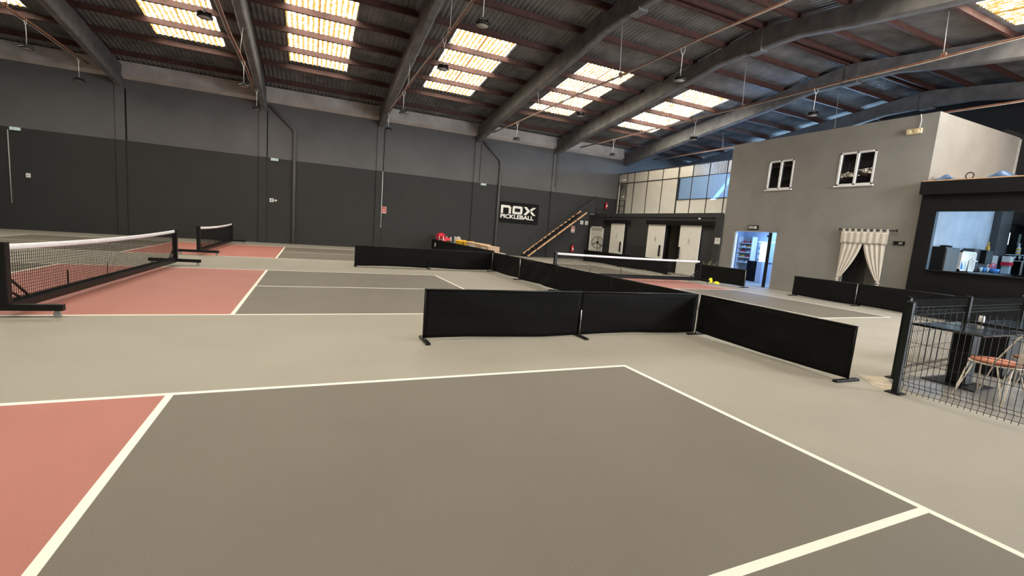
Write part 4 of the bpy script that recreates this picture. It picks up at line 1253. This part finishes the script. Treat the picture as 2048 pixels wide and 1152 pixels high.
for x in (-0.21, 0.21):
    for y in (-0.41, 0.41):
        MB().box(x-0.02, x+0.02, y-0.025, y+0.025, 0, 0.36).build('corner_post', 'white_paint', t)
MB().box(-0.215, -0.2, -0.16, 0.16, 0.16, 0.22).build('white_label', 'white_paint', t)
for i, (y, r, h, lab) in enumerate(((17.95, 0.05, 0.44, 'thin grey metal tube standing behind the far barrier'), (17.45, 0.12, 0.46, 'taller grey metal canister left of the yellow crate'), (17.22, 0.10, 0.36, 'shorter grey metal canister touching the yellow crate'))):
    t = thing('metal_canister', lab, 'canister', (3.15, y, TZ), 0, 'grey metal canisters behind the barrier')
    MB().lathe([(r*0.95, 0), (r, 0.01), (r, h*0.9), (r*0.9, h*0.93)], n=16).build('body', 'light_grey', t)
    MB().lathe([(r*0.6, h*0.93), (r*0.6, h)], n=12).build('lid', 'steel', t)
t = thing('grey_tray', 'flat grey tray lying left of the canisters behind the barrier', 'tray', (3.15, 18.45, TZ))
MB().box(-0.2, 0.2, -0.4, 0.3, 0, 0.17).build('body', 'light_grey', t, 0.01)
MB().box(-0.22, 0.22, -0.42, 0.32, 0.16, 0.18).build('rim', 'dark_grey', t, 0.004)
t = thing('yellow_crate', 'yellow plastic crate between the canisters and the cardboard boxes', 'crate', (3.15, 16.4, TZ))
c = MB()
c.box(-0.25, 0.25, -0.58, 0.58, 0, 0.03)
for b in ((-0.25, -0.22, -0.58, 0.58, 0.03, 0.27), (0.22, 0.25, -0.58, 0.58, 0.03, 0.27), (-0.25, 0.25, -0.58, -0.55, 0.03, 0.27), (-0.25, 0.25, 0.55, 0.58, 0.03, 0.27)):
    c.box(*b)
c.build('body', 'yellow_plastic', t)
for y in (-0.57, 0.57):
    MB().box(-0.27, 0.27, y-0.03, y+0.03, 0.25, 0.31).build('handle', 'yellow_plastic', t)
def carton(y0, y1, h, lab):
    t = thing('cardboard_box', lab, 'box', (3.2, (y0+y1)/2, TZ), 0, 'cardboard boxes behind the barrier')
    w = (y1-y0)/2
    MB().box(-0.25, 0.25, -w, w, 0, h).build('carton', 'cardboard', t, 0.004)
    MB().box(-0.26, 0.0, -w, w, h, h+0.006).build('flap', 'cardboard', t)
    MB().box(-0.255, -0.25, -w*0.45, w*0.45, h*0.28, h*0.72).build('white_label', 'white_paint', t)
carton(13.72, 15.5, 0.28, 'taller cardboard box behind the far barrier')
carton(12.7, 13.68, 0.245, 'lower cardboard box at the right end behind the far barrier')

# ------------------------------------------------------------------ cones and plant
t = thing('training_cone', 'yellow training cone standing on the right court', 'cone', (11.98, 9.75, 0))
MB().lathe([(0.12, 0), (0.115, 0.015), (0.10, 0.02), (0.055, 0.19), (0.05, 0.20), (0.01, 0.2)], n=20).build('cone_body', 'cone_yellow', t)
t = thing('marker_disc', 'low yellow dome marker next to the yellow cone', 'marker', (11.98, 9.42, 0))
MB().lathe([(0.13, 0), (0.125, 0.02), (0.10, 0.06), (0.05, 0.09), (0.01, 0.095)], n=20).build('dome', 'cone_yellow', t)
t = thing('potted_plant', 'spiky strap-leaf potted plant behind the barrier by the shop door', 'plant', (12.88, 10.85, 0))
MB().lathe([(0.14, 0), (0.19, 0.34), (0.2, 0.36), (0.17, 0.36), (0.15, 0.3)], n=18).build('pot', 'terracotta', t)
MB().lathe([(0.165, 0.30), (0.16, 0.32)], n=18).build('soil', 'tread_dark', t)
rp = random.Random(3)
for k in range(24):
    a = rp.uniform(0, 2*PI); ln = rp.uniform(0.55, 0.90); bend = rp.uniform(0.15, 0.75); w = rp.uniform(0.018, 0.03)
    m = MB()
    def leaf(u, v, a=a, ln=ln, bend=bend, w=w):
        r = 0.03+ln*0.85*bend*u+0.08*u
        z = 0.3+ln*(u-bend*0.75*u*u)
        ww = w*(1-u**2.2)*(v-0.5)*2
        return (r*math.cos(a)-ww*math.sin(a), r*math.sin(a)+ww*math.cos(a), z+abs(v-0.5)*0.012)
    m.grid(leaf, 10, 2)
    m.build('leaf', 'leaf_pale' if k % 5 == 0 else 'leaf_green', t, solid=0.002)

# ------------------------------------------------------------------ wire fence around the seating area
def fence_panel(t, A, B, H=1.03, pitch=0.05):
    A, B = Vector(A), Vector(B)
    d = (B-A); Ln = d.length; d.normalize(); n = Vector((-d.y, d.x, 0))
    wires = MB()
    zs = [0.03, 0.06, 0.11, 0.16, 0.40, 0.62, 0.84, 0.89, 0.94, H]
    off = {0.11: 0.035, 0.89: 0.035}
    k = int(Ln/pitch)
    r = 0.0024
    for i in range(k+1):
        p = A+d*(Ln*i/k)
        pts = [p+n*off.get(z, 0)+Vector((0, 0, z)) for z in zs]
        pts[-1].z += 0.02
        for a, b in zip(pts[:-1], pts[1:]):
            wires.bar(a, b, 2*r, 2*r, 0, (d.x, d.y, 0))
    for z in (0.06, 0.16, 0.40, 0.62, 0.84, 0.94):
        wires.bar(A+Vector((0, 0, z)), B+Vector((0, 0, z)), 0.005, 0.005)
    for z in (0.11, 0.89):
        wires.bar(A+n*0.035+Vector((0, 0, z)), B+n*0.035+Vector((0, 0, z)), 0.005, 0.005)
    return wires.build('wire_panel', 'fence_green', t)
def fence_post(t, x, y, rz=0):
    m = Matrix.Translation((x, y, 0)) @ Matrix.Rotation(rz, 4, 'Z')
    p = MB(); p.box(-0.03, 0.03, -0.03, 0.03, 0, 1.07, 0, m)
    o = p.build('post', 'fence_green', t, 0.004)
    c = MB(); c.box(-0.034, 0.034, -0.034, 0.034, 1.065, 1.085, 0, m); c.build('cap', 'black_gloss', o, 0.006)
    f = MB(); f.box(-0.075, 0.075, -0.075, 0.075, 0, 0.014, 0, m)
    f.lathe([(0.012, 0.014), (0.012, 0.024)], (0.055, 0.055, 0), 8, 0, m); f.lathe([(0.012, 0.014), (0.012, 0.024)], (-0.055, -0.055, 0), 8, 0, m)
    f.build('base_plate', 'black_paint', o)
t = thing('wire_fence', 'dark green wire mesh fence panel with post in front of the cafe tables', 'fence', (0, 0, 0), 0, 'wire fences round the seating area')
fence_post(t, 2.67, -1.56)
fence_post(t, 2.80, -4.1)
fence_panel(t, (2.70, -1.60, 0), (2.80, -4.06, 0))
t = thing('wire_fence', 'dark green wire mesh fence behind the cafe tables toward the bar', 'fence', (0, 0, 0), 0, 'wire fences round the seating area')
fence_post(t, 3.43, -1.18)
fence_post(t, 5.45, -1.0)
fence_post(t, 7.9, -0.80)
fence_panel(t, (3.46, -1.18, 0), (5.42, -1.0, 0))
fence_panel(t, (5.48, -1.0, 0), (7.87, -0.80, 0))

# ------------------------------------------------------------------ cafe tables and chairs
t = thing('cafe_table', 'glossy black square cafe table just behind the wire fence', 'table', (4.17, -1.53, 0), 0.0, 'black cafe tables')
MB().box(-0.57, 0.57, -0.35, 0.35, 0.715, 0.74).build('tabletop', 'table_black', t, 0.004)
MB().box(-0.1, 0.1, -0.1, 0.1, 0.02, 0.715).build('column', 'black_paint', t, 0.01)
MB().box(-0.28, 0.28, -0.27, 0.27, 0, 0.015).build('base_plate', 'black_paint', t, 0.004)
t = thing('cafe_table', 'second black cafe table farther right with a broad black pedestal', 'table', (5.76, -1.52, 0), 0.0, 'black cafe tables')
MB().box(-0.57, 0.57, -0.38, 0.38, 0.715, 0.745).build('tabletop', 'table_black', t, 0.004)
MB().box(-0.42, 0.3, -0.02, 0.3, 0.03, 0.715).build('pedestal', 'black_paint', t, 0.01)
MB().box(-0.45, 0.33, -0.3, 0.33, 0, 0.03).build('base_plate', 'black_paint', t, 0.004)
t = thing('napkin_holder', 'small white holder on the corner of the second table', 'holder', (5.27, -1.24, 0.745))
MB().box(-0.02, 0.02, -0.03, 0.03, 0, 0.07).build('body', 'lamp_white', t, 0.006)
MB().box(-0.010, 0.010, -0.027, 0.027, 0.065, 0.09).build('napkins', 'white_paint', t)
def make_chair(label, loc, rz):
    t = thing('wire_chair', label, 'chair', loc, rz, 'cream wire chairs with orange cushions')
    # local: +y is the front, seat centre at the origin
    ring = [(0.22*math.cos(a*PI/12)*(1.0 if math.sin(a*PI/12) > 0 else 0.96), 0.23*math.sin(a*PI/12), 0.44) for a in range(24)]
    MB().tube(ring, 0.009, 8, closed=True).build('seat_ring', 'chair_cream', t)
    sw = MB()
    for k in range(-4, 5):
        x = k*0.048
        y = 0.23*math.sqrt(max(0, 1-(x/0.22)**2))
        sw.tube([(x, -y, 0.44), (x, y, 0.44)], 0.0035, 5)
    sw.build('seat_wires', 'chair_cream', t)
    cu = MB()
    cu.lathe([(0.02, 0.444), (0.20, 0.446), (0.222, 0.46), (0.215, 0.478), (0.15, 0.488), (0.02, 0.492)], n=28)
    cu.build('cushion', 'cushion_orange', t)
    for sx in (-1, 1):
        for sy in (-1, 1):
            l = MB()
            fx, fy = sx*0.225, sy*0.225
            l.tube([(sx*0.19, sy*0.10, 0.44), (fx, fy, 0.012), (fx, fy, 0.008)], 0.008, 7)
            l.tube([(sx*0.10, sy*0.19, 0.44), (fx, fy, 0.012), (fx, fy, 0.008)], 0.008, 7)
            l.build('leg', 'chair_cream', t)
    bk = MB()
    rimp = [(-0.21, -0.06, 0.44), (-0.22, -0.15, 0.62), (-0.215, -0.24, 0.80), (-0.15, -0.29, 0.87), (0, -0.31, 0.89), (0.15, -0.29, 0.87), (0.215, -0.24, 0.80), (0.22, -0.15, 0.62), (0.21, -0.06, 0.44)]
    bk.tube(rimp, 0.009, 8)
    bk.build('back_frame', 'chair_cream', t)
    bw = MB()
    for k in range(-5, 6):
        u = k/5
        bw.tube([(u*0.11, -0.21, 0.45), (u*0.13, -0.235, 0.60), (u*0.18, -0.285+0.04*abs(u), 0.86-0.03*u*u)], 0.004, 5)
    bw.tube([(-0.15, -0.20, 0.60), (0, -0.245, 0.58), (0.15, -0.20, 0.60)], 0.004, 5)
    bw.build('back_wires', 'chair_cream', t)
    return t
make_chair('cream wire chair with orange cushion nearest the wire fence', (3.67, -2.01, 0), -0.12)
make_chair('cream wire chair with orange cushion behind the nearer chair, at the frame edge', (4.55, -2.08, 0), 0.05)
